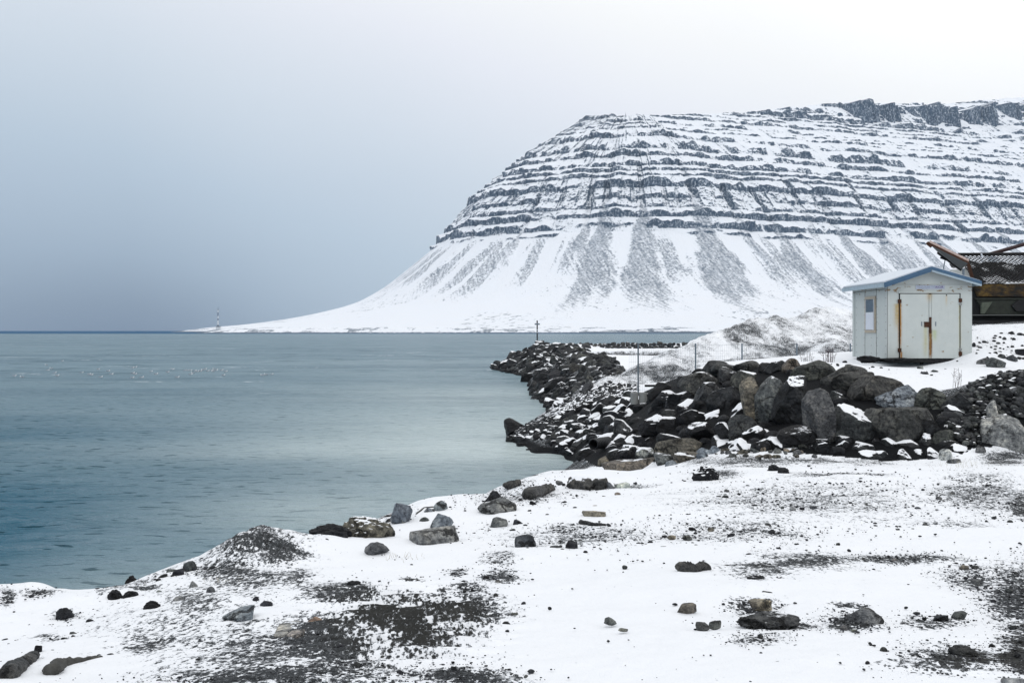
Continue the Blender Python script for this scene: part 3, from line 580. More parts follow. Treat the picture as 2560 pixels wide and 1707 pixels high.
# --- the named boulders of the armour wall below the shed, right to left
B_ = boulder
for a in [
    ((1985, 902, 2088, 964), 'round', 'brown', .12, 'rounded brown boulder on the wall crest, just right of the pale egg-shaped stone', 26.6, .2),
    ((2058, 914, 2172, 976), 'round', 'brown', .12, 'wide smooth grey-brown boulder on the wall crest in front of the shed\'s left corner', 25.8, .25),
    ((2082, 930, 2180, 990), 'round', 'brown', .10, 'low smooth boulder tucked under the wide grey-brown crest boulder', 25.0, .3),
    ((2130, 941, 2262, 1020), 'round', 'brown', .20, 'big pitted brown boulder on the crest below the shed window, above the snow-capped block', 24.4, .1),
    ((2202, 964, 2310, 1040), 'block', 'blue', .10, 'blue-grey cracked boulder on the crest below the shed\'s left door', 23.8, .1),
    ((2298, 970, 2372, 1040), 'round', 'brown', .34, 'upright round brown boulder with snow on its right shoulder, beside the cobble pile', 23.3, 0),
    ((2342, 980, 2426, 1045), 'slab', 'mid', .25, 'slanting layered slab leaning against the left flank of the cobble pile', 22.8, -.55),
    ((2304, 1048, 2348, 1102), 'block', 'dark', .32, 'small dark upright block between the mottled leaning boulder and the cobble pile', 21.6, .1),
    ((2448, 1038, 2580, 1124), 'block', 'pale', .10, 'large pale grey boulder at the right edge of the photo below the cobbles', 20.3, .3),
    ((2470, 1000, 2500, 1060), 'block', 'pale', .10, 'narrow pale stone standing behind the large pale grey boulder', 20.9, .2),
    ((2066, 1012, 2212, 1140), 'block', 'mid', .70, 'large squared dark block with a thick snow cap, centre front of the wall', 21.2, .06),
    ((2162, 1020, 2334, 1152), 'block', 'brown', .18, 'large brown mottled boulder leaning right, beside the snow-capped dark block', 21.0, -.45),
    ((2320, 1074, 2402, 1150), 'block', 'brown', .16, 'brown blunt boulder under the right end of the cobble pile, against the snow', 20.4, .1),
    ((2004, 970, 2082, 1116), 'slab', 'grey', .22, 'tall grey slab leaning left against the large black boulder', 22.2, 1.15),
    ((1930, 940, 2022, 1080), 'block', 'dark', .52, 'large black boulder with snow along its top right, between two upright slabs', 22.9, .35),
    ((1890, 942, 1960, 1056), 'block', 'grey', .50, 'upright grey block with a snow patch on its right shoulder, right of the tan slab', 23.4, .2),
    ((1850, 942, 1898, 1038), 'slab', 'tan', .45, 'upright tan slab with vertical ribs near the middle of the wall', 23.9, 1.4),
    ((1956, 896, 2001, 939), 'round', 'tan', .02, 'pale egg-shaped stone standing alone on top of the wall', 27.2, .3),
    ((1912, 902, 1964, 938), 'block', 'dark', .42, 'dark squarish boulder on the crest just left of the pale egg-shaped stone', 28.2, .05),
    ((1893, 906, 1930, 937), 'block', 'dark', .20, 'small black block on the crest, second left of the pale egg-shaped stone', 28.7, .0),
    ((1836, 902, 1896, 934), 'round', 'brown', .15, 'low rounded boulder on the crest in front of the third fence post', 29.6, .1),
    ((1758, 902, 1822, 934), 'round', 'mid', .25, 'rounded dark boulder on the crest in front of the second fence post', 32.0, .3),
    ((1776, 906, 1848, 946), 'block', 'mid', .25, 'dark boulder on the crest between the second and third fence posts', 30.4, .2),
    ((1799, 918, 1856, 964), 'block', 'mid', .45, 'dark boulder with a snowy right shoulder, just below the third fence post', 28.8, .3),
    ((1830, 926, 1886, 974), 'block', 'brown', .58, 'snow-topped brown boulder behind the upright tan slab', 26.8, .2),
    ((1724, 921, 1770, 945), 'block', 'black', .35, 'low black boulder at the foot of the second fence post', 33.5, .1),
    ((1700, 930, 1800, 996), 'round', 'brown', .36, 'long smooth boulder lying aslant below the second fence post', 29.6, .5),
    ((1692, 938, 1728, 972), 'block', 'black', .2, 'small black wedge at the left end of the long slanting boulder', 33.0, .6),
    ((1618, 956, 1681, 1000), 'round', 'black', .38, 'round black boulder right beside the concrete footing of the fence', 33.2, .15),
    ((1634, 977, 1704, 1026), 'block', 'black', .55, 'black boulder with snow along its top edge, below the round black boulder', 30.6, .4),
    ((1738, 956, 1814, 1016), 'block', 'mid', .50, 'grey-brown boulder with two snow patches, under the long slanting boulder', 27.8, .5),
    ((1770, 966, 1858, 1040), 'block', 'dark', .50, 'bulky dark boulder with white snow on its crown, left of the upright tan slab', 26.2, .35),
    ((1690, 1024, 1770, 1070), 'block', 'black', .64, 'black boulder with a snow-covered right half, middle of the lower wall', 26.6, .1),
    ((1598, 1036, 1666, 1092), 'block', 'black', .62, 'flat-topped black boulder under snow, above the big tan boulders', 28.6, .1),
    ((1822, 1036, 1892, 1100), 'block', 'mid', .25, 'angular dark brown boulder below the upright grey block', 23.4, .2),
    ((1786, 1056, 1842, 1108), 'slab', 'black', .95, 'steep slab fully plastered with snow, low in the wall', 23.6, .9),
    ((1720, 1056, 1786, 1106), 'block', 'black', .68, 'black boulder with broken snow patches, left of the snow-plastered slab', 24.8, .3),
    ((1644, 1084, 1708, 1128), 'block', 'black', .42, 'black pointed boulder just above the biggest tan boulder', 25.6, .5),
    ((1946, 1066, 2050, 1118), 'round', 'black', .40, 'low wide black boulder in the hollow beneath the leaning grey slab', 22.0, .1),
    ((2010, 1108, 2050, 1138), 'block', 'black', .75, 'small snow-crusted block at the wall foot beside the snow-capped dark block', 20.8, .2),
    ((2238, 1098, 2300, 1154), 'block', 'black', .10, 'black block added as shadow under the brown mottled boulder', 20.6, .3),  # this block and the next are added for the boulder's deep shade
    ((2290, 1104, 2336, 1156), 'block', 'black', .20, 'small black block added as shadow between the mottled boulder and the brown blunt one', 20.4, .6),
    # tan and grey stones at the near foot of the wall
    ((1644, 1096, 1756, 1160), 'round', 'tan', .12, 'big smooth tan boulder at the near foot of the wall', 23.4, .35),
    ((1686, 1130, 1746, 1182), 'block', 'tan', .38, 'tan boulder frosted with snow in front of the big smooth tan one', 22.2, .2),
    ((1664, 1152, 1714, 1198), 'block', 'blue', .14, 'jagged grey stone in front of the frosted tan boulder', 21.8, .9),
    ((1652, 1176, 1684, 1198), 'block', 'blue', .12, 'small grey block left of the jagged grey stone', 21.9, .2),
    ((1638, 1134, 1684, 1168), 'block', 'grey', .40, 'grey stone with snow behind the jagged grey stone', 22.9, .4),
    ((1738, 1118, 1780, 1144), 'block', 'blue', .12, 'low grey stone at the right end of the tan boulders', 22.4, .1),
    ((1740, 1130, 1772, 1150), 'block', 'blue', .20, 'low rounded grey stone in front of the frosted tan boulder\'s right end', 21.9, .1),
    ((1770, 1114, 1806, 1150), 'block', 'blue', .12, 'upright grey stone at the right end of the tan boulders', 22.1, 1.1),
    ((1800, 1119, 1832, 1144), 'block', 'tan', .10, 'square brown stone right of the upright grey one', 22.0, .1),
    ((1512, 1146, 1656, 1212), 'slab', 'tan', .34, 'largest flat tan slab with a snowy dished top, by the shore corner', 24.2, .05),
    ((1494, 1140, 1532, 1172), 'block', 'tan', .12, 'small tan boulder behind the left end of the largest flat slab', 25.6, .5),
    ((1430, 1154, 1520, 1200), 'block', 'blue', .50, 'snow-frosted grey boulder at the water\'s corner', 27.6, .15),
    ((1592, 1120, 1640, 1154), 'block', 'pale', .85, 'lump of white snow-covered rock behind the largest flat slab', 24.8, .2),
    ((1442, 1120, 1514, 1160), 'block', 'black', .42, 'black sloping boulder above the snow-frosted grey one', 29.0, .3),
    ((1262, 1046, 1312, 1096), 'block', 'black', .05, 'large black angular rock standing at the water tip of the gravel bank', 46.6, -.5),
    ((1318, 1100, 1366, 1124), 'block', 'black', .25, 'low black rock at the waterline right of the angular tip rock', 43.2, .1),
    ((1290, 1106, 1316, 1124), 'block', 'black', .05, 'small black rock standing in the shallow water', 42.6, .5),
    ((1314, 1118, 1350, 1132), 'block', 'black', .05, 'flat wet rock awash in front of the waterline rocks', 41.6, .0),
]:
    g8 = .06*(a[0][2]-a[0][0]) if a[0][2]-a[0][0] > 44 else 0; a = ((a[0][0]-g8, a[0][1]-g8*.4, a[0][2]+g8, a[0][3]+g8*.5),)+a[1:]; HERO.append(a[0])
    B_('boulder', a[0], a[1], a[2], a[3], a[4], 'boulder', Y=a[5], tilt=a[6], sink=.12, k=5 if (a[0][2]-a[0][0]) > 75 else 4, group='boulders of the armour wall below the shed' if a[0][1] < 1095 and a[0][0] > 1590 else 'stones at the foot of the armour wall')
# --- shared shapes for the many others
LIB = {'block': [rawdata('block_rock', *rockverts(50+i, 'block', 4, rnd.uniform(0, 1)), ROCK) for i in range(12)],
       'slab': [rawdata('slab_rock', *rockverts(80+i, 'slab', 4, rnd.uniform(-.2, .2)), ROCK) for i in range(5)],
       'round': [rawdata('round_rock', *rockverts(110+i, 'round', 3), ROCK) for i in range(8)],
       'clod': [rawdata('clod', *rockverts(140+i, 'clod', 4), ROCK) for i in range(4)]}
def scatter_rock(name, p, size, kinds, cols, snow, label, cat, group, lean=.5):
    o = bpy.data.objects.new(name, rnd.choice(LIB[rnd.choice(kinds)])); COL.objects.link(o)
    o.location = p; o.scale = (size*rnd.uniform(.85, 1.35), size*rnd.uniform(.8, 1.2), size*rnd.uniform(.6, .95))
    o.rotation_euler = (rnd.gauss(0, lean), rnd.gauss(0, lean), rnd.uniform(0, 6.28)); tint(o, rnd.choice(cols), snow); tag(o, label, cat, group)
    return o
def inside(poly, x, y):
    c = False; n = len(poly)
    for i in range(n):
        (x1, y1), (x2, y2) = poly[i], poly[i-1]
        if (y1 > y) != (y2 > y) and x < (x2-x1)*(y-y1)/(y2-y1)+x1: c = not c
    return c
def fill(poly, n, dmin, tries=4000):
    xs = [p[0] for p in poly]; ys = [p[1] for p in poly]; out = []
    for _ in range(tries):
        if len(out) >= n: break
        x, y = rnd.uniform(min(xs), max(xs)), rnd.uniform(min(ys), max(ys))
        if not inside(poly, x, y): continue
        d = dmin(x, y)
        if all((x-a)**2+((y-b)*1.5)**2 > d*d for a, b in out): out.append((x, y))
    return out
WALL = [(1270, 1092), (1345, 1062), (1420, 1028), (1500, 1002), (1600, 985), (1700, 935), (1800, 912), (2000, 915), (2130, 955), (2300, 985), (2390, 1010), (2390, 1135), (2200, 1142), (1950, 1122), (1800, 1128), (1660, 1150), (1500, 1160), (1440, 1140), (1380, 1120), (1330, 1105)]
psz = lambda x: 28 if x < 1400 else 40 if x < 1500 else 54 if x < 1650 else 66 if x < 1850 else 74
free = lambda x, y, m=.0: not any(h[0]-m < x < h[2]+m and h[1]-m < y < h[3]-.12*(h[3]-h[1]) for h in HERO)
pts = [q for q in fill(WALL, 330, lambda x, y: psz(x)*.38, 12000) if free(q[0], q[1], 3)][:170]
pts += fill([(2000, 1092), (2200, 1100), (2420, 1095), (2400, 1146), (2180, 1146), (1980, 1130)], 20, lambda x, y: 24)
for x, y in sorted(pts, key=lambda q: q[1]):
    p = hit(x, y, lo=18); s = (.7 if x > 1980 and y > 1085 else 1)*psz(x)*rnd.uniform(.75, 1.3)/F*p[1]
    if x > 1600: p[1] += .25*s
    p[2] -= .16*s
    scatter_rock('boulder', p, s, ['block', 'block', 'slab'], ['dark', 'black', 'black', 'mid'], rnd.choice([.4, .62, .7, .78, .85, .92]), 'dark broken rock wedged between the larger boulders of the armour wall', 'boulder', 'dark filler rocks in the armour wall', .5)
JET = [(1229, 922), (1244, 890), (1262, 870), (1290, 862), (1345, 858), (1400, 862), (1470, 868), (1500, 885), (1540, 905), (1570, 935), (1520, 950), (1450, 985), (1375, 1022), (1350, 1010), (1330, 985), (1318, 955), (1300, 938)]
pts = fill(JET, 165, lambda x, y: 12+(y-860)*.055)
for x, y in sorted(pts, key=lambda q: q[1]):
    p = hit(x, y, lo=45); s = (27+(y-860)*.10)*rnd.uniform(.75, 1.25)/F*p[1]; right = x > 1400+(y-870)*.6
    p[2] -= .1*s
    scatter_rock('armour_stone', p, s, ['block', 'block', 'slab'], ['brown', 'mid', 'mid'] if right else ['dark', 'black', 'mid'], rnd.choice([.05, .1, .3]) if right else rnd.choice([.3, .45, .6, .68]), 'dark snow-flecked boulder packed into the breakwater slopes around the cross beacon', 'boulder', 'boulders armouring the breakwater', .55)
for i in range(34):
    x = 1418+i*11.6+rnd.uniform(-3, 3); Yd = 137.2+rnd.uniform(-.4, .4)
    for j in range(2):
        p = at(x+j*5, 862.0+8*j+rnd.uniform(-1, 1), Yd-j*1.2); s = rnd.uniform(1.0, 1.45)*.62
        scatter_rock('seawall_block', p, s, ['block'], ['mid', 'brown', 'dark'], rnd.choice([.1, .3, .5]), 'squat dark boulder in the low sea wall beyond the snowy harbour yard', 'boulder', 'boulders of the far sea wall', .25)
# --- cobbles in the pile at the right edge
CB = [(2345, 1040), (2375, 1000), (2420, 965), (2450, 946), (2500, 930), (2575, 926), (2575, 1040), (2510, 1046), (2470, 1085), (2440, 1108), (2400, 1112), (2370, 1070)]
for x, y in fill(CB, 235, lambda x, y: 9.5, 9000):
    p = hit(x, y, lo=17); s = rnd.choice([11, 14, 17, 20, 25])/F*p[1]; p[1] -= .1; 
    o = scatter_rock('cobble', p, s, ['round'], ['mid', 'dark', 'mid', 'grey'], rnd.choice([0, .1, .2, .55]), 'smooth wave-worn cobble in the pile at the right end of the wall', 'cobble', 'cobbles heaped at the right end of the wall', .35)
# ---------------------------------------------------------------- single stones and wood on the near shore
G_ = 'single stones lying on the snowy foreground'
for a in [
    ((1286, 1334, 1341, 1372), 'round', 'dark', .12, 'round dark stone alone on the snow below the shore rocks, centre of the foreground'),
    ((1412, 1348, 1444, 1376), 'block', 'black', .15, 'small black cube-like rock right of the round dark stone'),
    ((1374, 1362, 1406, 1374), 'round', 'mid', .2, 'flat dark pebble between the round dark stone and the black cube-like rock'),
    ((910, 1351, 974, 1388), 'block', 'grey', .10, 'grey three-cornered stone alone in the smooth snow'),
    ((2113, 1518, 2208, 1560), 'round', 'grey', .05, 'large flat-topped rounded stone in a muddy hollow, lower right'),
    ((1225, 1292, 1270, 1322), 'block', 'grey', .3, 'grey snow-dusted stone above the round dark stone'),
    ((1282, 1298, 1314, 1313), 'block', 'dark', .2, 'dark flat stone just right of the grey snow-dusted one'),
    ((1194, 1244, 1292, 1284), 'round', 'grey', .40, 'long humped grey-brown rock on the shore edge under the driftwood'),
    ((1209, 1226, 1254, 1262), 'block', 'black', .3, 'dark angular rock at the water behind the long humped rock'),
    ((975, 1257, 1032, 1318), 'block', 'blue', .48, 'tall blue-grey frosted rock at the shore right of the earth ledge'),
    ((1083, 1250, 1119, 1283), 'block', 'blue', .35, 'upright frosted grey rock nearest the water'),
    ((1058, 1268, 1086, 1288), 'block', 'blue', .4, 'small frosted stone beside the upright shore rock'),
    ((1074, 1283, 1134, 1326), 'block', 'blue', .42, 'broad bluish frosted rock in front of the upright shore rock'),
    ((1048, 1292, 1074, 1306), 'round', 'grey', .3, 'small round grey stone left of the broad bluish rock'),
    ((1015, 1318, 1148, 1363), 'slab', 'grey', .10, 'long low grey slab of rock half sunk in smooth snow'),
    ((650, 1501, 682, 1521), 'block', 'dark', .1, 'small black pyramid stone on the lower left gravel'),
    ((556, 1514, 638, 1568), 'slab', 'blue', .15, 'slanting blue-grey slab rock on the left gravel slope'),
    ((753, 1479, 781, 1498), 'round', 'grey', .2, 'round grey stone at the top left of the rutted mud'),
    ((820, 1478, 838, 1494), 'round', 'grey', .2, 'little round stone between two gravel patches above the mud'),
    ((768, 1542, 806, 1561), 'round', 'rust', .05, 'flat reddish-brown stone beside the cracked cream slab'),
    ((456, 1402, 492, 1430), 'round', 'mid', .12, 'large round cobble on the bank edge right of the driftwood stump'),
    ((430, 1420, 462, 1440), 'block', 'black', .1, 'black stone under the large round cobble'),
    ((416, 1421, 444, 1432), 'round', 'mid', .1, 'flat oval cobble on the bank edge against the water'),
    ((620, 1391, 642, 1406), 'round', 'pale', .0, 'pale oval cobble on the dark gravel knoll'),
    ((515, 1465, 538, 1490), 'round', 'mid', .1, 'upright brown pebble midway up the left slope'),
    ((473, 1452, 498, 1474), 'block', 'grey', .15, 'grey stone on the slope under the large round cobble'),
    ((388, 1474, 406, 1488), 'round', 'grey', .2, 'round grey stone right of the driftwood stump'),
    ((432, 1488, 464, 1508), 'round', 'grey', .35, 'snow-flecked grey stone mid left slope'),
    ((464, 1500, 492, 1518), 'round', 'grey', .35, 'second snow-flecked grey stone below the first on the left slope'),
    ((632, 1490, 648, 1506), 'round', 'black', .05, 'small round black stone above the black pyramid stone'),
    ((264, 1632, 286, 1648), 'round', 'grey', .1, 'round grey stone among pebbles in the lower left'),
    ((240, 1634, 256, 1646), 'round', 'dark', .1, 'dark pebble left of the round grey stone in the lower left'),
    ((430, 1648, 450, 1660), 'round', 'grey', .3, 'small grey stone beside its twin on open snow, lower left'),
    ((452, 1642, 470, 1652), 'round', 'grey', .2, 'small tan-grey stone right of its twin on open snow, lower left'),
    ((488, 1644, 502, 1658), 'round', 'mid', .1, 'small oval stone right of the twin stones, lower left'),
    ((86, 1610, 104, 1634), 'block', 'black', .1, 'black upright wedge in the snow at far left'),
    ((1691, 1506, 1743, 1530), 'slab', 'tan', .05, 'flat tan stone alone on snow in the middle right'),
    ((1737, 1554, 1774, 1572), 'round', 'brown', .2, 'brown round stone below the flat tan stone'),
    ((1771, 1550, 1804, 1566), 'slab', 'brown', .15, 'thin brown stone touching the brown round stone'),
    ((1510, 1543, 1542, 1559), 'block', 'mid', .1, 'dark stone alone on the widest patch of clean snow'),
    ((1545, 1569, 1570, 1576), 'slab', 'brown', .2, 'sliver of brown stone below the lone dark stone on clean snow'),
    ((1555, 1412, 1569, 1420), 'round', 'brown', .1, 'tiny brown stone alone high on the clean snow'),
    ((1318, 1672, 1336, 1680), 'round', 'dark', .1, 'small dark stone at the bottom edge of the clean snow'),
    ((1455, 1277, 1514, 1293), 'slab', 'tan', .2, 'flat tan stone lying in snow above the lone sticks'),
    ((1478, 1262, 1496, 1270), 'round', 'tan', .1, 'tiny pinkish stone behind the flat tan stone'),
    ((1536, 1206, 1575, 1221), 'slab', 'pale', .3, 'pale flat stone at the right end of the snowy log'),
    ((1516, 1204, 1538, 1224), 'block', 'grey', .45, 'snowy grey stone touching the right end of the snowy log'),
    ((1536, 1230, 1552, 1240), 'round', 'tan', .1, 'small tan stone below the largest flat slab'),
    ((1668, 1337, 1690, 1346), 'round', 'tan', .05, 'tan oval pebble in the pebbly band, middle of the foreground'),
    ((1706, 1338, 1730, 1350), 'block', 'mid', .2, 'dark pebble cluster stone right of the tan oval pebble'),
    ((1768, 1318, 1786, 1326), 'round', 'tan', .1, 'small buff pebble above the pebbly band'),
    ((1646, 1364, 1668, 1372), 'slab', 'mid', .1, 'thin dark stone left of the pebbly band\'s end'),
    ((1896, 1476, 1930, 1488), 'round', 'brown', .1, 'brown oval stone near the gravel patch at middle right'),
    ((1786, 1466, 1816, 1478), 'round', 'brown', .3, 'brown humped stone left of the middle right gravel patch'),
    ((1870, 1498, 1930, 1518), 'slab', 'tan', .12, 'flat dun stone on the scoured patch above the long earth clod'),
    ((2395, 1412, 2424, 1422), 'slab', 'tan', .05, 'thin tan stone on snow at the right'),
    ((2426, 1448, 2456, 1458), 'slab', 'mid', .05, 'flat grey stone at the edge of the right-hand gravel'),
    ((2378, 1526, 2416, 1544), 'round', 'brown', .05, 'brown flat stone in the right-hand gravel'),
    ((2330, 1536, 2370, 1548), 'slab', 'dark', .05, 'dark flat stone left of the brown one in the right-hand gravel'),
    ((2286, 1266, 2302, 1274), 'round', 'dark', .1, 'dark pebble alone on the clean snow below the big boulders'),
    ((2025, 1264, 2044, 1272), 'round', 'dark', .1, 'dark oval pebble on smooth snow left of centre right'),
    ((1974, 1266, 1990, 1276), 'round', 'pale', .1, 'pale oval pebble beside a dark one on smooth snow'),
    ((2504, 1688, 2575, 1725), 'block', 'pale', .3, 'pale broken stone cut by the bottom right corner'),
    ((2464, 893, 2513, 926), 'block', 'mid', .1, 'largest grey boulder on the bank right of the shed'),
    ((2440, 892, 2472, 914), 'slab', 'mid', .2, 'dark slanting slab left of the largest grey boulder beside the shed'),
    ((2510, 886, 2542, 906), 'round', 'mid', .15, 'brown-grey boulder right of the largest one on the bank by the shed'),
    ((2538, 872, 2566, 892), 'block', 'black', .3, 'black boulder at the right edge of the bank by the shed'),
    ((2494, 884, 2514, 898), 'round', 'mid', .1, 'small grey boulder behind the largest one on the bank by the shed'),
    ((2429, 856, 2440, 870), 'round', 'black', .1, 'black stone against the right wall of the shed'),
    ((2292, 914, 2310, 925), 'block', 'grey', .4, 'grey stone on the yard in front of the shed doors'),
    ((2302, 926, 2320, 937), 'block', 'dark', .3, 'dark stone in front of the grey one before the shed doors'),
    ((2326, 924, 2344, 932), 'block', 'mid', .3, 'mid grey stone right of the pair before the shed doors'),
    ((2112, 910, 2130, 916), 'round', 'brown', .1, 'flat stone by the shed\'s left end'),
    ((2106, 901, 2118, 907), 'round', 'black', .1, 'small black stone left of the shed'),
    ((2348, 1122, 2382, 1156), 'slab', 'pale', .05, 'thin pale shard leaning at the wall foot near the right'),
    ((2366, 1146, 2402, 1160), 'block', 'grey', .2, 'grey stone in front of the thin pale shard'),
    ((2436, 1112, 2464, 1138), 'block', 'grey', .2, 'grey stone left of the large pale boulder at the right edge'),
]:
    w = a[0][2]-a[0][0]
    B_('stone', a[0], a[1], a[2], a[3], a[4], 'stone', group=G_ if a[0][1] > 1200 else None, tilt=rnd.uniform(-.15, .15), sink=.35, k=5 if w > 75 else 4 if w > 28 else 3, lo=4 if a[0][1] > 1180 else (25 if a[0][1] < 960 else 19))
def clod(box, label, snow=.12, c='black', k=4, **kw): return B_('earth_clod', box, 'clod', c, snow, label, 'earth clod', 'clods of frozen earth', sink=.3, k=k, **kw)
clod((1840, 1530, 2004, 1566), 'long low ridge of bare dark earth in the right of the foreground', c='mid', k=5)
clod((864, 1450, 906, 1474), 'lumpy black earth clod above the rutted mud')
clod((842, 1462, 866, 1474), 'small black clod left of the lumpy one above the rutted mud', k=3)
clod((1917, 1160, 1950, 1184), 'black clod in snow below the wall, left one of a pair')
clod((1944, 1168, 1974, 1188), 'black clod in snow below the wall, right one of a pair')
clod((1728, 1164, 1800, 1210), 'snow-speckled dark earth hump beside the tan boulders', snow=.5, k=5)
clod((140, 1518, 184, 1550), 'dark clod on the bank crest at far left')
clod((356, 1502, 400, 1532), 'dark rough clod below the driftwood stump')
clod((264, 1474, 312, 1508), 'dark earth lump on the bank edge left of the driftwood')
clod((302, 1476, 345, 1504), 'black lump of turf under the driftwood stump')
clod((850, 1290, 988, 1350), 'tan earth ledge with frosted grass on the shore left of the frosted rocks', snow=.55, c=(.21, .195, .155), k=5)
clod((770, 1310, 880, 1346), 'dark gravelly earth slope running down left of the tan ledge', snow=.15, c='black', k=5)
clod((1862, 1436, 1916, 1460), 'crumbly black clod on the scoured patch at middle right', snow=.3)
clod((1928, 1440, 1970, 1458), 'flat crumbly black clod right of its neighbour on the scoured patch', snow=.3)
clod((2370, 1612, 2440, 1640), 'brown-black mud lump in the lower right ruts', c='mid')
# cracked cream slab: two pieces of one broken flagstone
def slabstone(name, pts, label, c):
    w = [hit(*p, lo=4) for p in pts]; n = len(w)
    V = [q+np.array([0, 0, -.03]) for q in w]+[q+np.array([0, 0, .018]) for q in w]
    bm = bmesh.new(); vs = [bm.verts.new(v) for v in V]; bm.faces.new(vs[n:]); bm.faces.new(vs[:n][::-1])
    for i in range(n): bm.faces.new((vs[i], vs[(i+1) % n], vs[n+(i+1) % n], vs[n+i]))
    bmesh.ops.recalc_face_normals(bm, faces=bm.faces); bmesh.ops.bevel(bm, geom=bm.edges[:], offset=.006, segments=1, affect='EDGES')
    me = bpy.data.meshes.new(name); bm.to_mesh(me); bm.free(); me.materials.append(ROCK); o = bpy.data.objects.new(name, me); COL.objects.link(o); tint(o, c, 0); tag(o, label, 'stone', 'pieces of a broken cream flagstone')
slabstone('flagstone', [(684, 1594), (700, 1560), (752, 1558), (738, 1572), (712, 1592)], 'left piece of the cracked cream flagstone', (.42, .40, .36))
slabstone('flagstone', [(716, 1592), (742, 1574), (757, 1559), (770, 1569), (758, 1590), (742, 1597)], 'right piece of the cracked cream flagstone', (.42, .40, .36))
# small stones strewn over the yard
SF = [(60, 1500), (420, 1430), (640, 1390), (800, 1380), (1000, 1330), (1200, 1260), (1420, 1215), (1700, 1200), (2560, 1160), (2560, 1700), (0, 1700), (0, 1560)]
cnt = 0
for x, y in fill(SF, 900, lambda x, y: 11, 20000):
    p = hit(x, y, lo=4); bb = float(bare_at(np.array([p[0]]), np.array([p[1]]), np.array([p[2]]))[0])
    band = math.exp(-((y-1345)/35)**2)*(1300 < x < 1850) + math.exp(-((y-1250)/30)**2)*(1250 < x < 1700)*.7
    left = (x < 720 and 1400 < y < 1680)*.6
    if rnd.random() > .06+1.3*max(0, bb-.2)+.6*band+left*.7: continue
    if cnt >= 240: break
    cnt += 1
    s = rnd.choice([6, 8, 9, 11, 14, 17])/F*p[1]; p[2] -= .1*s
    scatter_rock('small_stone', p, s, ['round', 'block', 'round'], ['dark', 'black', 'mid', 'grey', 'brown'], rnd.choice([0, .1, .3]), 'small dark stone poking through the thin snow of the foreground', 'stone', 'small stones strewn over the snowy foreground', .25)
for pz, n_, sz, cl_, lb, gp in (([(2436, 842), (2575, 826), (2575, 905), (2450, 893), (2425, 882)], 48, (5, 7, 9, 12), ['black', 'dark', 'mid'], 'dark pebble on the snowy bank right of the shed', 'pebbles on the bank by the shed'),
                           ([(2050, 905), (2400, 902), (2400, 950), (2180, 945), (2060, 912)], 16, (4, 6, 8), ['dark', 'mid', 'brown'], 'small stone on the snowy yard in front of the shed doors', 'stones on the yard before the shed'),
                           ([(1790, 1122), (2010, 1118), (2040, 1142), (1900, 1150), (1790, 1146)], 34, (8, 11, 15, 19), ['tan', 'brown', 'grey'], 'small brown stone on the snow at the foot of the armour wall', 'brown stones at the foot of the armour wall')):
    for x, y in fill(pz, n_, lambda x, y: 7):
        p = hit(x, y, lo=16); scatter_rock('small_stone', p, rnd.choice(sz)/F*p[1], ['round', 'block'], cl_, rnd.choice([0, .2, .4]), lb, 'stone', gp, .25)
for i in range(46):
    x = rnd.uniform(240, 1420); y = float(np.interp(x, [p[0] for p in RIDGE], [p[1] for p in RIDGE]))+rnd.uniform(1, 22); p = hit(x, y, lo=4); s = rnd.choice([8, 11, 14, 19])/F*p[1]
    scatter_rock('small_stone', p, s, ['round', 'block'], ['dark', 'black', 'mid', 'grey'], rnd.choice([0, .2, .4]), 'dark stone lying along the edge of the bank above the water', 'stone', 'stones along the edge of the bank', .25)
def scatter_mass(name, P, S, lvl, label, cols=None, flat=.6, k=1):
    libs = [rockverts(300+i, 'round' if i % 2 else 'block', lvl) for i in range(10)]; Vs, Fs = [], []; off = 0
    r = np.random.default_rng(k)
    for p, s in zip(P, S):
        V, Fc = libs[r.integers(10)]; a = r.uniform(0, 6.28); c, sn = math.cos(a), math.sin(a); sc = s*np.array([r.uniform(.8, 1.4), r.uniform(.7, 1.1), r.uniform(flat*.7, flat*1.3)])
        W_ = V*sc; W_ = np.stack([W_[:, 0]*c-W_[:, 1]*sn, W_[:, 0]*sn+W_[:, 1]*c, W_[:, 2]], 1)+p; Vs.append(W_); Fs.append(Fc+off); off += len(V)
    return np.concatenate(Vs), np.concatenate(Fs)
